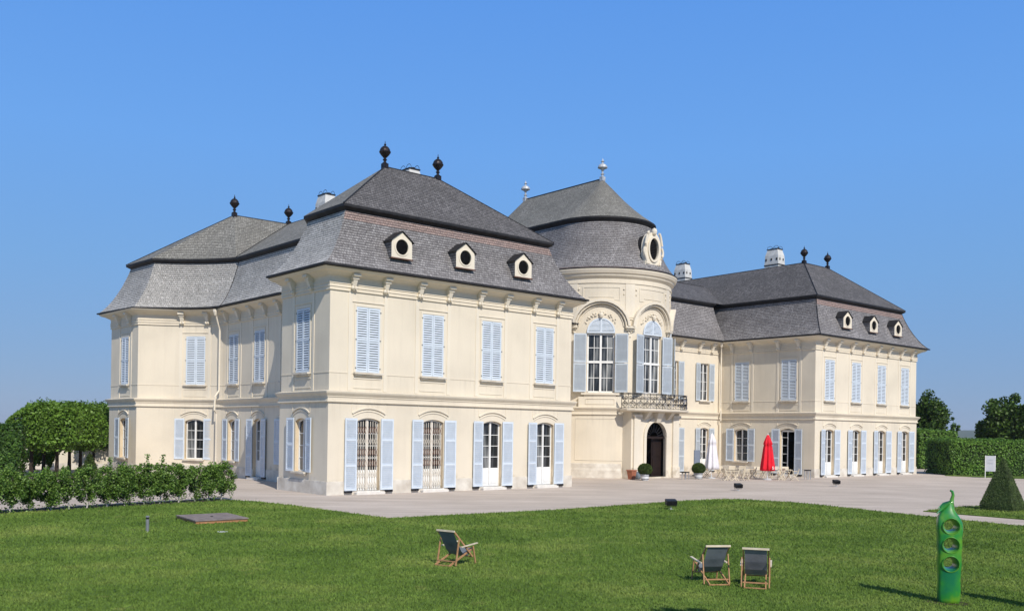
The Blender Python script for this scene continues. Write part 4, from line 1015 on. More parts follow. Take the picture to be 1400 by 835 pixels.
def hedge(name, label, loc, rot, lx, ly, h, n, size, mat, cat='hedge', group=None, jit=.09):
    t = thing(name, label, cat, (loc[0], loc[1], 0), rot, group)
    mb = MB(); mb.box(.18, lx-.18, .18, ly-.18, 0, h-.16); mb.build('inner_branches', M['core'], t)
    C, Nn = box_surface(n, .05, lx-.05, .05, ly-.05, .05, h-.05, jit)
    w_ = np.sin(C[:, 0]*1.7)*.05+np.sin(C[:, 0]*.6+C[:, 2]*2)*.05; C += Nn*w_[:, None]
    leaves('foliage', C, size, mat, t, .6, Nn); return t
def crown_points(n, c, rad, clumps=40, cr=.35, seed=None, flatten=1.0):
    cc = rng.normal(size=(clumps, 3)); cc /= np.linalg.norm(cc, axis=1)[:, None]; cc *= (rng.random(clumps)**.45)[:, None]*(1-cr*.6); cc *= np.array(rad)
    i = rng.integers(0, clumps, n); d = rng.normal(size=(n, 3)); d /= np.linalg.norm(d, axis=1)[:, None]; d *= (rng.random(n)**.4)[:, None]
    sc_ = (.6+.8*rng.random(clumps))[i][:, None]
    return cc[i]+d*np.array(rad)*cr*sc_+np.array(c)
def tree(name, label, loc, h, rad, trunk_h, n, size, mat, tr=.18, clumps=45, cr=.34, cat='tree', group=None, bark='bark'):
    t = thing(name, label, cat, (loc[0], loc[1], 0), random.uniform(0, 6), group)
    mb = MB(); cz = (h+trunk_h)/2
    mb.tube([(0, 0, 0), (.05, 0, trunk_h*.5), (0, .05, trunk_h), (.1, 0, cz)], [tr*1.25, tr, tr*.8, tr*.4], 8)
    for i in range(7):
        a = i*2.4; r = rad*.7; z = trunk_h+(h-trunk_h)*random.uniform(.15, .6)
        mb.tube([(0, 0, trunk_h*.9+.1*i), (math.cos(a)*r*.5, math.sin(a)*r*.5, z*.95), (math.cos(a)*r, math.sin(a)*r, z+.4)], [tr*.45, tr*.28, tr*.1], 5)
    mb.build('trunk', M[bark], t)
    C = crown_points(n, (0, 0, cz), (rad, rad, (h-trunk_h)/2), clumps, cr); leaves('crown', C, size, mat, t); return t

# pollarded lime rows on the left
gp = 'clipped lime trees left of the palace'
tl = [(43, 57), (60, 61), (78, 57.5), (95, 61.5), (110, 62), (128, 68), (144, 71)]
desc = ['clipped lime at the left end of its row, crown sloping down to the tall hedge', 'second clipped lime from the hedge, thin trunk in front of green bushes',
        'clipped lime whose trunk stands where the pale wall begins', 'clipped lime with a slim trunk, set against the pale wall', 'clipped lime in the middle of the pale wall, thick trunk',
        'clipped lime with its trunk just behind the small yew cone', 'clipped lime beside the rear corner of the palace']
for i, (px_, D_) in enumerate(tl):
    X_, Y_ = AT(px_, D_, 600)
    t = thing('lime_tree', desc[i], 'tree', (X_, Y_, 0), -math.atan2(X_, Y_), gp)
    mb = MB(); mb.tube([(0, 0, 0), (.02, 0, 1), (0, .03, 2.6)], [.14, .10, .09], 8)
    for a in range(5): mb.tube([(0, 0, 1.7), (.8*math.cos(a*1.26), .8*math.sin(a*1.26), 3.2)], [.06, .03], 5)
    mb.build('trunk', M['bark'], t)
    top_ = 3.2+.0190*D_; bot_ = 3.2-.0205*D_
    wv = 1.05 if i else 1.2; C, Nn = box_surface(6500, -wv, wv, -1.3, 1.3, bot_, top_, .15)
    q = np.abs(C[:, 0])/wv; C[:, 2] -= np.where(C[:, 2] > 3.3, (q**2)*(.12 if i else 0), 0)
    if i == 0: C[:, 2] = np.where(C[:, 0] < .3, np.minimum(C[:, 2], top_+.1-1.15*(np.maximum(0, .3-C[:, 0])/1.6)**1.6+rng.normal(0, .06, len(C))), C[:, 2]); C[:, 2] += rng.normal(0, .06, len(C))
    # bottom face too
    nb = 1100; Cb = np.stack([rng.uniform(-wv, wv, nb), rng.uniform(-1.3, 1.3, nb), bot_-.05+rng.normal(0, .14, nb)+.16*np.sin(5*rng.uniform(-wv, wv, nb))], 1); C = np.concatenate([C, Cb]); Nn = np.concatenate([Nn, np.tile([0, 0, -1.0], (nb, 1))])
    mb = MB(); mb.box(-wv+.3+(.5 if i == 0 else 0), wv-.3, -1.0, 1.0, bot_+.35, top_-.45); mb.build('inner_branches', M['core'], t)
    leaves('crown', C, .17, M['leaf_lime'], t, .5, Nn)
X_, Y_ = AT(31, 51, 600); ra = -math.atan2(X_, Y_)
hedge('clipped_hedge', 'tall dense clipped hedge at the left edge of the picture', (X_-8.4*math.cos(ra), Y_-8.4*math.sin(ra)), ra, 8.4, 1.3, 3.16, 30000, .13, M['leaf_hedge_dark'])
# pale garden wall behind the limes
X0, X1 = AT(-40, 68, 610)[0], AT(172, 68, 610)[0]
t = thing('garden_wall', 'long pale cream garden wall behind the clipped lime trees', 'wall', (X0, 68, 0))
mb = MB(); mb.box(0, X1-X0, 0, .5, .45, 2.9); mb.build('masonry', M['plaster'], t)
mb = MB(); mb.box(-.05, X1-X0+.05, -.05, .55, 0, .45); mb.build('base_course', M['stone'], t)
mb = MB(); mb.box(-.1, X1-X0+.1, -.1, .6, 2.9, 3.05); mb.build('coping', M['stone'], t)
for px_, D_, h_, r_, lb in ((48, 64.5, 2.6, .75, 'green bush behind the lime trunks next to the tall hedge'), (67, 65.5, 2.5, .6, 'green bush where the pale garden wall begins')):
    X_, Y_ = AT(px_, D_, 610); tree('bush', lb, (X_, Y_), h_, r_, .2, 5000, .15, M['leaf_hedge'], .08, cat='bush')
X_, Y_ = AT(123, 48, 610); t = thing('yew_cone', 'small olive green yew cone between shrub row and pale wall', 'topiary', (X_, Y_, 0))
mb = MB(); mb.lathe([(.62, 0), (.55, .4), (.3, 1.1), (.03, 1.6)], (0, 0, 0), 12); mb.build('inner_branches', M['core'], t)
n = 6000; zz = rng.random(n)**1.3*1.72; aa = rng.random(n)*2*math.pi; rr = (1-zz/1.8)*.75+rng.normal(0, .03, n); C = np.stack([rr*np.cos(aa), rr*np.sin(aa), zz], 1); leaves('foliage', C, .07, M['leaf_box'], t)

# row of young shrubs
trunks = [-45, -18, 11, 40, 68, 93, 117, 145, 169, 196, 217, 243, 265, 284, 301]
sl = ['young shrub cut by the left edge', 'young shrub at the left edge of the picture', 'leftmost whole shrub of the row, limed stem', 'bushy shrub second from the left edge, limed stem', 'shrub with a limed stem below the thick lime trunk', 'thin see-through shrub with a leaning pale stem',
      'thin shrub with a bare gap beneath it', 'shrub with a tall bare white stem, below the palace rear corner', 'shrub below the rear ground floor window', 'shrub with the tallest spiky top shoots', 'shrub right of the spiky tallest one, white stem',
      'dense shrub just left of the gap in the row', 'sparse pale-stemmed shrub at the gap in the row', 'dense round shrub second from the right end', 'dense shrub closing the right end of the row']
for i, tx in enumerate(trunks):
    ty = 704.0-(tx/315)*19.5; g0 = G(tx, ty-1.0)
    t = thing('young_shrub', sl[i], 'shrub', (g0[0], g0[1]+.1, 0), random.uniform(-.3, .3), 'young shrubs planted along the lawn edge')
    mb = MB(); hh = 1.60+random.uniform(-.08, .08)+(.12 if tx in (196, 217) else 0)
    lx = random.uniform(-.12, .12)
    mb.tube([(0, 0, 0), (lx*.4, 0, .35)], [.032, .026], 6); mb.tube([(lx*.4, 0, .35), (lx, .03, .85), (lx*1.2, 0, 1.25)], [.026, .02, .01], 6, 1)
    for a in range(9):
        an = a*.9; z0 = .3+.1*a; r0 = random.uniform(.2, .42); mb.tube([(lx*.6, 0, z0), (lx*.6+r0*math.cos(an)*.6, r0*math.sin(an)*.6, z0+.22), (lx*.6+r0*math.cos(an), r0*math.sin(an), z0+.45)], [.012, .008, .005], 4, 1)
    mb.build('stem', [M['limed'], M['bark_grey']], t)
    nl = 5400 if tx not in (93, 117, 265) else 2600
    C = crown_points(nl, (lx*.6, 0, .93), (.68, .45, .80), 44 if nl > 3000 else 24, .27)
    up_ = crown_points(350, (0, 0, hh-.22), (.58, .34, .22), 14, .25); C = np.concatenate([C, up_])
    if tx in (196, 217, 145): C = np.concatenate([C, np.stack([rng.normal(.1, .05, 90), rng.normal(0, .05, 90), rng.uniform(hh-.2, hh+.3, 90)], 1)])
    nb = 40; C = np.concatenate([C, np.stack([rng.normal(0, .35, nb), rng.normal(0, .12, nb), rng.uniform(.03, .25, nb)], 1)])
    leaves('foliage', C, .078, M['leaf_shrub'], t)

# right side: hedges and trees
hedge('clipped_hedge', 'long bright green clipped hedge behind the white sign', (37.9, 81.5), 0, 40, 5.0, 3.06, 70000, .15, M['leaf_hedge'])
hedge('clipped_hedge', 'second hedge rising behind the bright one at the palace corner', AT(1256, 97, 600), 0, 4.0, 6, 3.95, 12000, .2, M['leaf_hedge'])
X_, Y_ = AT(1272, 110, 600); tree('broadleaf_tree', 'dense round dark tree right beside the far corner of the palace', (X_-.3, Y_), 8.4, 2.5, 2.0, 10000, .32, M['leaf_tree'], .25, 52, .27)
X_, Y_ = AT(1301, 100, 600); tree('young_tree', 'small spindly tree top showing above the hedge', (X_, Y_), 5.6, .9, 2.4, 500, .25, M['leaf_tree'], .08, 14, .22)
X_, Y_ = AT(1376, 105, 600); tree('broadleaf_tree', 'large ragged tree with gaps in its crown, above hedge by the sign', (X_, Y_), 8.7, 3.0, 1.6, 12000, .32, M['leaf_tree'], .28, 60, .23)
X_, Y_ = AT(1412, 103, 600); tree('broadleaf_tree', 'tree cut by the right edge of the picture', (X_, Y_), 7.6, 2.8, 1.5, 9000, .34, M['leaf_tree'], .28, 42, .32)
X_, Y_ = AT(1350, 108, 600); tree('broadleaf_tree', 'low leafy tree left of the ragged one, just above the hedge', (X_, Y_), 5.6, 1.4, 1.2, 4500, .34, M['leaf_tree'], .15, 24, .34)

# distant hills
M['hill'] = noise_mat('wooded hills', (.035, .06, .03), (.09, .11, .06), .012, 1)
mb = MB(); nx = 90; rows = []
for j, (yy, hh) in enumerate(((2500, 0), (2900, 16), (3300, 30), (3900, 0))):
    rows.append([(-3200+i*72, yy, max(-1, hh*(.75+.25*math.sin(i*.31)+.12*math.sin(i*.93+j))*(1 if i > 38 else .25)) if hh else -1) for i in range(nx)])
for a, b in zip(rows, rows[1:]): mb.strip(a, b)
struct(mb.build('hills', M['hill'], smooth=True))

hz = MB(); hz.box(-4600, 4600, -400, 5600, -1.1, 44); ho = hz.build('haze', []); ho['kind'] = 'stuff'
hm = bpy.data.materials.new('air haze'); hm.use_nodes = True; hn = hm.node_tree; hn.nodes.clear()
pv = hn.nodes.new('ShaderNodeVolumePrincipled'); pv.inputs['Color'].default_value = (.86, .92, 1.0, 1); pv.inputs['Density'].default_value = .00011; pv.inputs['Anisotropy'].default_value = .1
om = hn.nodes.new('ShaderNodeOutputMaterial'); hn.links.new(pv.outputs[0], om.inputs['Volume']); ho.data.materials.append(hm)
# ------------------------------------------------------------------ OBJECTS
M['cane'] = noise_mat('orange brown beech wood', (.36, .19, .09), (.50, .29, .15), 9, .5, .1)
M['cane_pale'] = noise_mat('pale worn wood', (.60, .50, .36), (.70, .62, .48), 9, .5, .1)
M['canvas'] = noise_mat('dark blue grey sling fabric', (.10, .125, .15), (.20, .23, .265), 2.5, .75, .2, lo=.25, hi=.75)
M['canvas_grey'] = noise_mat('faded grey violet sling fabric', (.19, .19, .225), (.31, .30, .35), 2.5, .75, .2)
def deck_chair(label, loc, rot, fabric):
    t = thing('deck_chair', label, 'deck chair', (loc[0], loc[1], .035), rot, 'deck chairs on the lawn'); W = .29; t.scale = (.88, .88, .88)
    m = MB()
    for sx in (-1, 1): m.bar((sx*W, -.38, .93), (sx*W, .42, .20), .028, .045)
    m.bar((-W, .42, .20), (W, .42, .20), .03); m.build('back_frame', M['cane'], t)
    m = MB(); m.bar((-W-.02, -.385, .935), (W+.02, -.385, .935), .035, .045); m.build('top_rail', M['cane_pale'], t)
    m = MB()
    for sx in (-1, 1): m.bar((sx*(W-.05), -.52, .02), (sx*(W-.05), .50, .42), .028, .045)
    m.bar((-W+.03, -.50, .03), (W-.03, -.50, .03), .028); m.bar((-W+.03, .48, .42), (W-.03, .48, .42), .03); m.bar((-W, -.33, .13), (W, -.33, .13), .03); m.build('seat_frame', M['cane'], t)
    for sx in (-1, 1):
        m = MB(); m.bar((sx*(W+.03), -.20, .72), (sx*(W+.03), -.33, .02), .026, .04); m.build('leg', M['cane'], t)
        m = MB(); m.bar((sx*(W+.03), .40, .50), (sx*(W+.03), .52, .0), .026, .04); m.build('leg', M['cane'], t)
        m = MB(); m.bar((sx*(W+.045), -.12, .50), (sx*(W+.045), .56, .56), .06, .022); m.build('armrest', M['cane_pale'], t)
    m = MB(); prof = [(-.39, .95), (-.30, .80), (-.18, .60), (-.04, .40), (.10, .27), (.24, .25), (.38, .33), (.48, .43)]; w_ = W-.035
    for k in range(2):
        o_ = .004*k
        for (a, b), (c, d) in zip(prof, prof[1:]): m.face([(-w_, a, b-o_), (w_, a, b-o_), (w_, c, d-o_), (-w_, c, d-o_)])
    m.build('sling', fabric, t); return t
c1_ = G(621, 773); deck_chair('dark blue deck chair standing alone, left one on the lawn', c1_, R(-36), M['canvas'])
c2_ = G(973, 798); deck_chair('dark blue deck chair leaning right, left of the close pair', c2_, R(9), M['canvas'])
c3_ = G(1033, 803); deck_chair('faded grey violet deck chair, right one of the close pair', c3_, R(-16), M['canvas_grey'])

# green pea pod sculpture
def pea_mat():
    m, nt, b = new_mat('glossy green lacquer')
    tc = N(nt, 'ShaderNodeTexCoord'); n = N(nt, 'ShaderNodeTexNoise', Scale=2.4, Detail=3.0); L(nt, tc.outputs['Object'], n.inputs['Vector'])
    r = ramp(nt, n.outputs['Fac'], [(.36, (.008, .16, .065)), (.50, (.025, .23, .035)), (.66, (.15, .34, .02))]); L(nt, r.outputs['Color'], b.inputs['Base Color'])
    b.inputs['Roughness'].default_value = .32; b.inputs['Coat Weight'].default_value = .25; return m
M['pea'] = pea_mat()
pl_ = G(1296.5, 826); t = thing('pea_pod_sculpture', 'glossy green pea pod sculpture with three round holes', 'sculpture', (pl_[0], pl_[1], .03), R(-13))
mb = MB(); prof = [(0, .15, .11), (.02, .18, .135), (.08, .198, .15), (.25, .205, .155), (.45, .198, .155), (.62, .203, .16), (.77, .216, .165), (.95, .208, .165), (1.13, .222, .165), (1.28, .216, .165), (1.4, .232, .16), (1.55, .228, .155), (1.66, .195, .14), (1.74, .145, .12), (1.81, .10, .095), (1.88, .068, .07), (1.94, .05, .055)]
ns = 32; rings = []
for j, (z, a, b) in enumerate(prof):
    shx = 0 if z < 1.5 else -(z-1.5)*.16+max(0, z-1.72)*.30
    ring = []
    for i in range(ns):
        th_ = 2*math.pi*i/ns; cx_, sy_ = math.cos(th_), math.sin(th_); ex = 2/2.6
        ring.append((shx+a*math.copysign(abs(cx_)**ex, cx_), b*math.copysign(abs(sy_)**ex, sy_)-(.03*math.exp(-((abs(cx_)-1)/.3)**2) if sy_ < 0 and z < 1.7 else 0), z))
    rings.append(ring)
b0 = 0
for r_ in rings: mb.v += r_
for j in range(len(rings)-1):
    for i in range(ns): mb.f.append([j*ns+i, j*ns+(i+1) % ns, (j+1)*ns+(i+1) % ns, (j+1)*ns+i]); mb.m.append(0)
mb.f.append(list(range(ns))[::-1]); mb.m.append(0); mb.f.append([(len(rings)-1)*ns+i for i in range(ns)]); mb.m.append(0)
pod = mb.build('pod', M['pea'], t)
cm = MB()
for hz in (.77, 1.13, 1.49): cm.tube([(0, -.40, hz), (0, -.17, hz), (0, -.04, hz), (0, .4, hz)], [.156, .150, .105, .088], 48)
cu = cm.build('cut', M['pea']); cu.parent = t
import bmesh
for m_ in (pod.data, cu.data):
    b_ = bmesh.new(); b_.from_mesh(m_); bmesh.ops.recalc_face_normals(b_, faces=b_.faces[:]); b_.to_mesh(m_); b_.free()
md = pod.modifiers.new('b', 'BOOLEAN'); md.operation = 'DIFFERENCE'; md.solver = 'EXACT'; md.object = cu
bpy.context.view_layer.update(); dg = bpy.context.evaluated_depsgraph_get(); me2 = bpy.data.meshes.new_from_object(pod.evaluated_get(dg)); pod.modifiers.clear(); pod.data = me2
cm_ = cu.data; bpy.data.objects.remove(cu); bpy.data.meshes.remove(cm_)
pod.data.name = 'pod'
for p in pod.data.polygons: p.use_smooth = True
pod.data.set_sharp_from_angle(angle=R(40))
bv = pod.modifiers.new('bev', 'BEVEL'); bv.width = .022; bv.segments = 2; bv.limit_method = 'ANGLE'; bv.angle_limit = R(50)
mb = MB(); mb.tube([(.02, 0, 1.88), (.035, 0, 2.0), (.055, 0, 2.08), (.04, 0, 2.15), (.0, 0, 2.17)], [.05, .035, .028, .024, .018], 10)
for a, (dx, dz) in enumerate(((-.26, -.22), (-.16, -.30), (.06, -.28), (-.22, -.12))):
    mb.tube([(.02, .0, 1.93), (.02+dx*.5, -.05+.04*a, 1.93+dz*.35), (.02+dx, -.02+.03*a, 1.93+dz)], [.05, .045, .008], 8)
mb.build('stalk', M['pea'], t, smooth=True)
M['pea_rim'] = noise_mat('light green lacquer', (.03, .22, .03), (.10, .30, .03), 5, .3, 0)
for hz in (.77, 1.13, 1.49):
    mb = MB(); mb.tube([(.152*math.cos(a), -.163 if hz < 1.4 else -.158, hz+.152*math.sin(a)) for a in [2*math.pi*i/40 for i in range(41)]], .010, 8, cap=False); mb.build('hole_rim', M['pea_rim'], t, smooth=True)
mb = MB(); nq = 30; pts = [(math.cos(2*math.pi*i/nq)*.42*(1+.2*math.sin(i*2.1)), math.sin(2*math.pi*i/nq)*.26*(1+.2*math.sin(i*1.3)), .012) for i in range(nq)]; mb.face(pts)
mb.build('soil_patch', M['soil'], t)

q2 = G(1452, 839); copy_thing(t, (q2[0], q2[1], .03), R(-13), 'green pea pod sculpture beyond the right edge whose shadow lies on the lawn')
# yew pyramid
pa = G(1388, 701); t = thing('yew_pyramid', 'steep four-sided dark yew pyramid on the lawn at the right edge', 'topiary', (pa[0]-.05, pa[1]+.05, .03), ang)
n = 26000; sd = 1.56; hh = 2.36
C = np.zeros((n, 3)); Nn = np.zeros((n, 3)); f = rng.integers(0, 4, n); zt = 1-np.sqrt(rng.random(n)); s_ = rng.random(n)
half = sd/2*(1-zt*.96); half = np.where(zt < .12, sd/2*(1-.115)+.0, half)
for k, (nx_, ny_) in enumerate(((-1, 0), (0, -1), (1, 0), (0, 1))):
    q = f == k; C[q, 0] = nx_*half[q]+(-ny_)*(2*s_[q]-1)*half[q]; C[q, 1] = ny_*half[q]+nx_*(2*s_[q]-1)*half[q]; Nn[q] = (nx_, ny_, .35)
C[:, 2] = zt*hh; C[:, 0] += sd/2; C[:, 1] += sd/2; C += rng.normal(0, .010, (n, 3))
leaves('foliage', C, .045, M['leaf_yew'], t, .65, Nn/np.linalg.norm(Nn, axis=1)[:, None])
mb = MB(); h0 = sd/2*.86; mb.hexa([(sd/2+x*h0*k_, sd/2+y*h0*k_, z) for z, k_ in ((0, 1), (hh*.96, .03)) for x, y in ((-1, -1), (1, -1), (1, 1), (-1, 1))]); mb.build('inner_branches', M['core'], t)

# sign
M['alu'] = noise_mat('pale grey aluminium', (.48, .50, .53), (.58, .60, .62), 2, .4, 0)
M['alu_text'] = noise_mat('faded grey print', (.33, .35, .38), (.38, .40, .43), 2, .5, 0)
sp = G(1353.6, 653.3); t = thing('information_sign', 'small pale grey information board on two legs before the hedge', 'sign', (sp[0], sp[1], 0), R(-24))
mb = MB(); mb.box(-.33, .33, -.02, .02, .56, 1.83); mb.build('panel', M['alu'], t)
for sx in (-1, 1): mb = MB(); mb.box(sx*.36-.025, sx*.36+.025, -.025, .025, 0, 1.85); mb.build('leg', M['white'], t)
mb = MB()
for z, a, b in ((1.5, -.12, .22), (1.44, -.2, .2), (1.25, -.22, .22), (1.2, -.22, .16), (1.15, -.22, .2)): mb.box(a, b, -.024, -.0205, z, z+.02)
mb.build('print', M['alu_text'], t)

# floodlights
M['black'] = noise_mat('black powder coat', (.012, .012, .014), (.022, .022, .025), 5, .4, 0)
def flood():
    t = thing('floodlight', '', 'floodlight', (0, 0, 0), 0, 'black floodlights aimed at the palace')
    mb = MB(); mb.hexa([(-.23, -.12, .16), (.23, -.12, .16), (.21, .12, .22), (-.21, .12, .22), (-.23, -.16, .36), (.23, -.16, .36), (.23, .10, .44), (-.23, .10, .44)])
    for i in range(7): mb.box(-.2+i*.066, -.19+i*.066, -.175, -.13, .18, .34)
    mb.build('housing', M['black'], t)
    mb = MB(); mb.tube([(-.25, 0, .3), (-.25, 0, .12), (.25, 0, .12), (.25, 0, .3)], .015, 5); mb.build('bracket', M['black'], t)
    mb = MB(); mb.tube([(0, 0, -.02), (0, 0, .12)], .025, 8); mb.lathe([(.11, 0), (.11, .02), (.03, .03)], (0, 0, 0), 12); mb.build('foot', M['alu_text'], t)
    return t
f0 = flood(); g0 = G(917, 697); f0.location = (g0[0], g0[1], .035); f0.rotation_euler = (0, 0, R(12)); f0['label'] = 'black floodlight standing on the lawn near its gravel edge'
g0 = G(1009, 670.5); copy_thing(f0, (g0[0], g0[1], 0), R(25), 'black floodlight on the gravel in front of the wooden terrace chairs')
g0 = G(1143, 664.5); copy_thing(f0, (g0[0], g0[1], 0), R(25), 'black floodlight on the gravel by the far pavilion corner')

# bollard lamp and wooden cover
M['metal'] = noise_mat('brushed steel', (.40, .40, .42), (.50, .50, .52), 6, .35, 0, metal=.7)
g0 = G(201.5, 728); t = thing('bollard_lamp', 'short steel bollard lamp standing in the left lawn', 'bollard lamp', (g0[0], g0[1], .03))
mb = MB(); mb.lathe([(.055, 0), (.05, .01), (.05, .38)], (0, 0, 0), 14); mb.build('post', M['metal'], t)
mb = MB(); mb.lathe([(.043, .38), (.043, .44)], (0, 0, 0), 14); mb.build('lamp_glass', M['black'], t)
mb = MB(); mb.lathe([(.056, .44), (.056, .47), (.03, .485)], (0, 0, 0), 14); mb.build('cap', M['metal'], t)
M['deck'] = noise_mat('weathered grey planks', (.17, .14, .135), (.27, .23, .215), 5, .85, .3)
M['deck_side'] = noise_mat('orange brown timber', (.36, .17, .08), (.45, .23, .12), 4, .7, .2)
qa, qb, qc = Vector(G(267, 718)), Vector(G(340, 714)), Vector(G(240, 710))
ex = (qb-qa); ey = (qc-qa); la, lb_ = ex.length, ey.length; an = math.atan2(ex.y, ex.x); ny = Vector((-math.sin(an), math.cos(an)))
t = thing('well_cover', 'low square wooden cover lying on the lawn', 'wooden cover', (qa.x, qa.y, .03), an)
sk = ey.dot(Vector((math.cos(an), math.sin(an)))); dp = ey.dot(ny)
mb = MB(); nb = 11
for i in range(nb):
    a, b = i/nb, (i+.9)/nb
    mb.hexa([(sk*a, dp*a, .10), (la+sk*a, dp*a, .10), (la+sk*b, dp*b, .10), (sk*b, dp*b, .10), (sk*a, dp*a, .135), (la+sk*a, dp*a, .135), (la+sk*b, dp*b, .135), (sk*b, dp*b, .135)])
mb.build('planks', M['deck'], t)
mb = MB(); mb.hexa([(x*(la-.06)+.03+sk*y, .03+y*(dp-.06), z) for z in (0, .098) for x, y in ((0, 0), (1, 0), (1, 1), (0, 1))]); mb.build('frame', M['deck_side'], t)
mb = MB(); mb.lathe([(.05, .135), (.05, .15), (.02, .155)], (la*.5+sk*.5, dp*.5, 0), 10); mb.build('handle', M['black'], t)
mb = MB(); g0 = G(304, 728.5); mb.lathe([(.16, 0), (.16, .012), (.14, .016)], (0, 0, 0), 18); o = mb.build('valve_cover', M['alu'], loc=(g0[0], g0[1], .04)); tag(o, 'flat round pale cover in the grass below the wooden cover', 'valve cover')

# planters by the entrance
M['tub'] = noise_mat('white painted staves', (.62, .64, .66), (.74, .76, .77), 4, .5, .1)
def planter():
    t = thing('planter', '', 'planter', (0, 0, 0), 0, 'box balls in white tubs')
    mb = MB(); mb.lathe([(.25, .03), (.30, .42), (.27, .42), (.26, .36)], (0, 0, 0), 18); mb.build('tub', M['tub'], t)
    mb = MB()
    for z in (.10, .33): mb.lathe([(.262+z*.13, z), (.272+z*.13, z), (.272+z*.13, z+.03), (.262+z*.13, z+.03)], (0, 0, 0), 18)
    mb.build('hoop', M['iron'], t)
    for i in range(4):
        a = i*math.pi/2+.4; mb = MB(); mb.box(math.cos(a)*.22-.03, math.cos(a)*.22+.03, math.sin(a)*.22-.03, math.sin(a)*.22+.03, 0, .04); mb.build('foot', M['iron'], t)
    mb = MB(); mb.lathe([(0.05, .38), (.3, .5), (.42, .72), (.36, .98), (.15, 1.12), (0, 1.14)], (0, 0, 0), 14); mb.build('inner_branches', M['core'], t)
    n = 6000; d = rng.normal(size=(n, 3)); d /= np.linalg.norm(d, axis=1)[:, None]; C = d*np.array([.48, .48, .40])*(1+rng.normal(0, .03, n))[:, None]+np.array([0, 0, .76]); C = C[C[:, 2] > .42]
    leaves('box_ball', C, .05, M['leaf_box'], t); return t
p0 = planter(); g0 = G(881.5, 656.5); p0.location = (g0[0], g0[1], 0); p0['label'] = 'box ball in white tub in front of the dark entrance door'
g0 = G(955, 654.5); copy_thing(p0, (g0[0], g0[1], 0), 1.0, 'box ball in white tub beside the blue grey board')
M['terra'] = noise_mat('terracotta', (.34, .12, .07), (.42, .17, .10), 3, .8, .2)
g0 = G(863.5, 655); t = thing('terracotta_planter', 'tapered square terracotta pot standing at the portal pilaster', 'planter', (g0[0], g0[1], 0), ang)
mb = MB(); mb.hexa([(-.17, -.17, 0), (.17, -.17, 0), (.17, .17, 0), (-.17, .17, 0), (-.25, -.25, .66), (.25, -.25, .66), (.25, .25, .66), (-.25, .25, .66)]); mb.build('pot', M['terra'], t)
mb = MB(); mb.box(-.27, .27, -.27, .27, .60, .67); mb.build('rim', M['terra'], t)
g0 = G(871.5, 654.5); mb = MB(); mb.lathe([(.10, 0), (.24, .05), (.28, .25), (.20, .45), (.08, .52), (.0, .53)], (0, 0, 0), 12, fold=lambda a, z: 1+.1*math.sin(3*a)); o = mb.build('sack', M['canvas'], smooth=True, loc=(g0[0], g0[1], 0)); tag(o, 'dark bundle leaning between terracotta pot and box ball', 'sack')
# blue grey board by the cafe
M['board'] = noise_mat('blue grey board', (.16, .19, .25), (.20, .235, .30), 3, .6, 0)
g0 = G(952.5, 650.5); t = thing('menu_board', 'tall blue grey board standing behind the right box ball', 'board', (g0[0], g0[1], 0), R(20))
mb = MB(); mb.box(-.26, .26, -.04, .04, .08, 2.0); mb.build('panel', M['board'], t)
for sx in (-1, 1): mb = MB(); mb.box(sx*.26-.03, sx*.26+.03, -.22, .22, 0, .08); mb.build('foot', M['black'], t)
mb = MB(); mb.tube([(.28, 0, 1.7), (.42, 0, 1.78), (.42, 0, 1.5), (.28, 0, 1.35)], .02, 5); mb.build('arm', M['black'], t)

# folding chairs, tables and parasols on the terrace
M['slatwood'] = noise_mat('cream painted slats', (.60, .52, .38), (.72, .64, .50), 6, .55, .05)
def fold_chair():
    t = thing('folding_chair', '', 'chair', (0, 0, 0), 0, 'wooden folding chairs on the terrace'); W = .21
    for sx in (-1, 1):
        m = MB(); m.bar((sx*W, -.26, 0), (sx*W, .20, .46), .03, .045); m.build('leg', M['slatwood'], t)
        m = MB(); m.bar((sx*(W+.03), .26, 0), (sx*(W+.03), -.16, .46), .03, .045); m.bar((sx*(W+.03), -.16, .45), (sx*(W+.03), -.27, .86), .03, .04); m.build('leg', M['slatwood'], t)
        m = MB(); m.bar((sx*(W+.05), -.22, .66), (sx*(W+.05), .20, .66), .05, .025); m.bar((sx*(W+.05), .15, .66), (sx*(W+.03), .12, .42), .025, .03); m.build('armrest', M['slatwood'], t)
    m = MB()
    for i in range(6): m.box(-W, W, -.18+i*.07, -.13+i*.07, .44, .462)
    m.build('seat', M['slatwood'], t)
    m = MB()
    for i in range(3): m.hexa([(-W-.03, -.205-i*.028, .60+i*.09), (W+.03, -.205-i*.028, .60+i*.09), (W+.03, -.185-i*.028, .60+i*.09), (-W-.03, -.185-i*.028, .60+i*.09), (-W-.03, -.225-i*.028, .67+i*.09), (W+.03, -.225-i*.028, .67+i*.09), (W+.03, -.205-i*.028, .67+i*.09), (-W-.03, -.205-i*.028, .67+i*.09)])
    m.build('backrest', M['slatwood'], t); return t
def fold_table():
    t = thing('folding_table', '', 'table', (0, 0, 0), 0, 'wooden folding tables on the terrace')
    m = MB()
    for i in range(8): m.box(-.36, .36, -.36+i*.092, -.285+i*.092, .71, .735)
    m.build('tabletop', M['slatwood'], t)
    for sx in (-1, 1):
        for sy in (-1, 1): m = MB(); m.bar((sx*.30, sy*.28, 0), (sx*.30, -sy*.26, .71), .035, .04); m.build('leg', M['slatwood'], t)
    return t
ch0 = fold_chair(); first = [ch0]
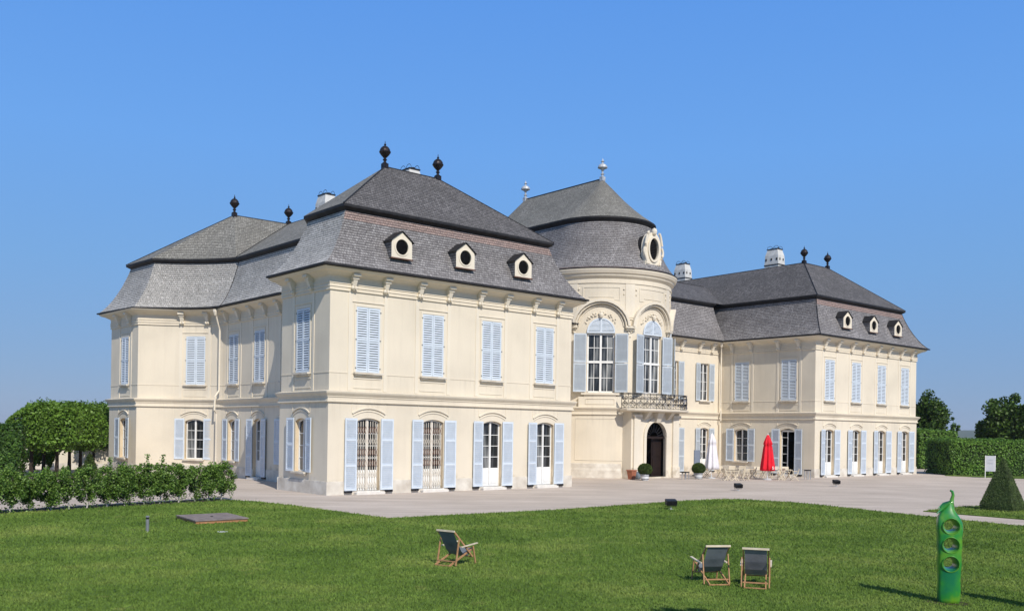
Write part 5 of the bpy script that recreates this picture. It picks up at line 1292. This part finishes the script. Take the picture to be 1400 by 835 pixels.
chairs = [(966, 653, 60, 'wooden chair behind the right box ball'), (986, 652.5, 200, 'wooden chair under the white closed parasol, nearest the downpipe'), (993, 656.5, -75, 'wooden chair seen from the side, crossed legs, front left of the terrace group'),
          (1001, 651.5, 170, 'wooden chair behind the leftmost table, against the wall'), (1004, 656.5, 100, 'wooden chair facing left just right of the side-on crossed-leg chair'), (1013.5, 652, 150, 'wooden chair below the ground floor window centre'),
          (1018, 656.5, 20, 'wooden chair seen from behind, right below the window'), (1029, 654, 80, 'greyish wooden chair in shade left of the red parasol'), (1037, 653, 190, 'wooden chair half hidden left behind the red parasol'),
          (1060, 652.5, 175, 'wooden chair just right of the red parasol'), (1067, 656, 95, 'wooden chair low between red parasol and open door'), (1075, 653, 185, 'wooden chair facing out before the open door'), (1087, 656.5, 75, 'wooden chair at the right end, seen from the side with crossed legs')]
for i, (px_, py_, rt, lb) in enumerate(chairs):
    g0 = G(px_, py_)
    if i == 0: ch0.location = (g0[0], g0[1], 0); ch0.rotation_euler = (0, 0, R(rt)); ch0['label'] = lb
    else: copy_thing(ch0, (g0[0], g0[1], 0), R(rt), lb)
tb0 = fold_table()
for i, (px_, py_, rt, lb) in enumerate([(998, 654.5, 20, 'wooden table amid the left chair cluster, below the window'), (1024, 654.5, 35, 'wooden table between the chair cluster and the red parasol'), (1048, 654.2, 30, 'wooden table directly under the red parasol'), (1074, 655.5, 30, 'wooden table in front of the open dark door')]):
    g0 = G(px_, py_)
    if i == 0: tb0.location = (g0[0], g0[1], 0); tb0.rotation_euler = (0, 0, R(rt)); tb0['label'] = lb
    else: copy_thing(tb0, (g0[0], g0[1], 0), R(rt), lb)
M['cloth_red'] = noise_mat('red parasol cloth', (.62, .008, .020), (.80, .015, .035), 3, .65, .2)
M['cloth_white'] = noise_mat('white parasol cloth', (.68, .66, .70), (.82, .80, .82), 3, .7, .2)
def parasol(label, px_, py_, mat, h, dx, ph):
    g0 = G(px_, py_); t = thing('parasol', label, 'parasol', (g0[0], g0[1], 0), 0)
    mb = MB(); nf = 8
    fold = lambda a, z: 1+(.24*math.sin(nf*a+ph)+.10*math.sin(3*a+1.3+ph))*(1-z*.55)
    pf = [(.30, .62), (.46, .66), (.455, .85), (.40, 1.3), (.34, 1.8), (.29, 2.25), (.25, 2.45), (.30, 2.50), (.25, 2.7), (.15, 2.95), (.06, 3.15)]
    pf = [(r, z*h/3.2) for r, z in pf]; mb.lathe(pf, (0, 0, 0), 64, fold=fold)
    o = mb.build('canopy', mat, t, smooth=True)
    mb = MB(); mb.tube([(0, 0, 0), (0, 0, h*.99)], .025, 8); mb.lathe([(.03, h*.975), (.045, h*.99), (.01, h*1.02)], (0, 0, 0), 8); mb.build('pole', M['white'], t)
    mb = MB(); mb.lathe([(.30, 0), (.30, .06), (.05, .10), (.04, .25)], (0, 0, 0), 16); mb.build('base', M['alu'], t)
    return t
pw_ = parasol('closed white parasol standing by the downpipe', 972.5, 653.5, M['cloth_white'], 3.33, 0, .4)
pr_ = parasol('closed red parasol with small white lettering near its hem', 1049, 655.5, M['cloth_red'], 3.3, 0, 1.9)
# small white lettering on the red cloth
cu = bpy.data.curves.new('lettering', 'FONT'); cu.body = 'S oo'; cu.size = .30; cu.extrude = .004; cu.offset = .006
to = bpy.data.objects.new('lettering', cu); col.objects.link(to); bpy.context.view_layer.update()
me = bpy.data.meshes.new_from_object(to.evaluated_get(bpy.context.evaluated_depsgraph_get())); bpy.data.objects.remove(to); bpy.data.curves.remove(cu)
for v in me.vertices:                                        # wrap it round the canopy
    R0 = .57; x, yv, zz_ = v.co; a = -R(50)+ (x/R0); v.co = ((R0+zz_)*math.sin(a+R(22)+0.0), -(R0+zz_)*math.cos(a+R(22)), .78+yv)
me.materials.append(M['white']); o = bpy.data.objects.new('lettering', me); col.objects.link(o); o.parent = pr_; o.rotation_euler = (0, 0, R(48))
# small stands at the wall
def stand(label, px_, py_, h, w_):
    g0 = G(px_, py_); t = thing('metal_stand', label, 'stand', (g0[0], g0[1], 0), ang, None); mb = MB(); mb.box(-w_/2, w_/2, -w_/2, w_/2, h-.08, h); mb.build('top', M['black'], t)
    for sx in (-1, 1):
        for sy in (-1, 1): mb = MB(); mb.box(sx*w_*.42-.02, sx*w_*.42+.02, sy*w_*.42-.02, sy*w_*.42+.02, 0, h-.08); mb.build('leg', M['alu_text'], t)
stand('small grey metal stand at the corner beside the right end chair', 1104, 655.0, .72, .36); stand('low metal stand at the wall between portal and board', 937, 655, .55, .40)

# trees outside the frame on the right whose shadows reach the lawn edge
def shade_tree(lb, X_, Y_, h, rad):
    return tree('broadleaf_tree', lb, (X_, Y_), h, rad, h*.45, 3500, .30, M['leaf_tree'], .15, 24, .34)

shade_tree('slim tree at the right of the lawn beside the viewer', 6.75, 8.1, 8.7, 1.3)
# ------------------------------------------------------------------ LIGHT, SKY, CAMERA
EL = R(41); ts = Vector((.40*math.cos(EL), -.9165*math.cos(EL), math.sin(EL)))
sl_ = bpy.data.lights.new('sun', 'SUN'); sl_.energy = 4.3; sl_.angle = R(.53); sl_.color = (1.0, .93, .83)
so = bpy.data.objects.new('sun', sl_); col.objects.link(so); so.rotation_euler = ts.to_track_quat('Z', 'Y').to_euler()
w = bpy.data.worlds.new('World'); sc.world = w; w.use_nodes = True; nt = w.node_tree
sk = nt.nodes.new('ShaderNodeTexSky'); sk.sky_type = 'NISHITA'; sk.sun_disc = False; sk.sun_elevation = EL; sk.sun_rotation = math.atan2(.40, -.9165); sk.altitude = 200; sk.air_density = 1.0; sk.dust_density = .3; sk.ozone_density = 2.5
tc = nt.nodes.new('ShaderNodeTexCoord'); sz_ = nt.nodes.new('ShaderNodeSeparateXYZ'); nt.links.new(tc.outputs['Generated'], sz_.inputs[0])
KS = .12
rr_ = ramp(nt, sz_.outputs['Z'], [(0.0, (.215, .325, .545)), (.05, (.19, .335, .60)), (.16, (.165, .375, .74)), (.28, (.145, .385, .87)), (.44, (.105, .325, .86)), (.60, (.14, .26, .48)), (1.0, (.15, .22, .36))])  # unseen sky above the frame is muted to weaken the blue ambient light
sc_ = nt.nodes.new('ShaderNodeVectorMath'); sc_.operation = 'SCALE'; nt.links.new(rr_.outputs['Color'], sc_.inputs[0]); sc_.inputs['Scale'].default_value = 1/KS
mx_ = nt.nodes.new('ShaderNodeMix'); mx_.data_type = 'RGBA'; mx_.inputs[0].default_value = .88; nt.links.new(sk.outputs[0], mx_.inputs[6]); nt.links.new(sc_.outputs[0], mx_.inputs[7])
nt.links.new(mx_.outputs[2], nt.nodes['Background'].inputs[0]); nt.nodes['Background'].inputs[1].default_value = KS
cam = bpy.data.cameras.new('camera'); co = bpy.data.objects.new('camera', cam); col.objects.link(co); sc.camera = co
cam.sensor_width = 36; cam.lens = 36*F/1400; cam.shift_y = (CY-417.5)/1400; cam.clip_end = 20000; cam.clip_start = .1
co.matrix_world = Matrix.Translation((0, 0, CH)) @ Matrix.Rotation(math.pi/2, 4, 'X') @ Matrix.Rotation(ROLL, 4, 'Z')
sc.view_settings.view_transform = 'Standard'; sc.view_settings.look = 'None'; sc.view_settings.exposure = 0; sc.view_settings.gamma = 1
sc.render.engine = 'CYCLES'
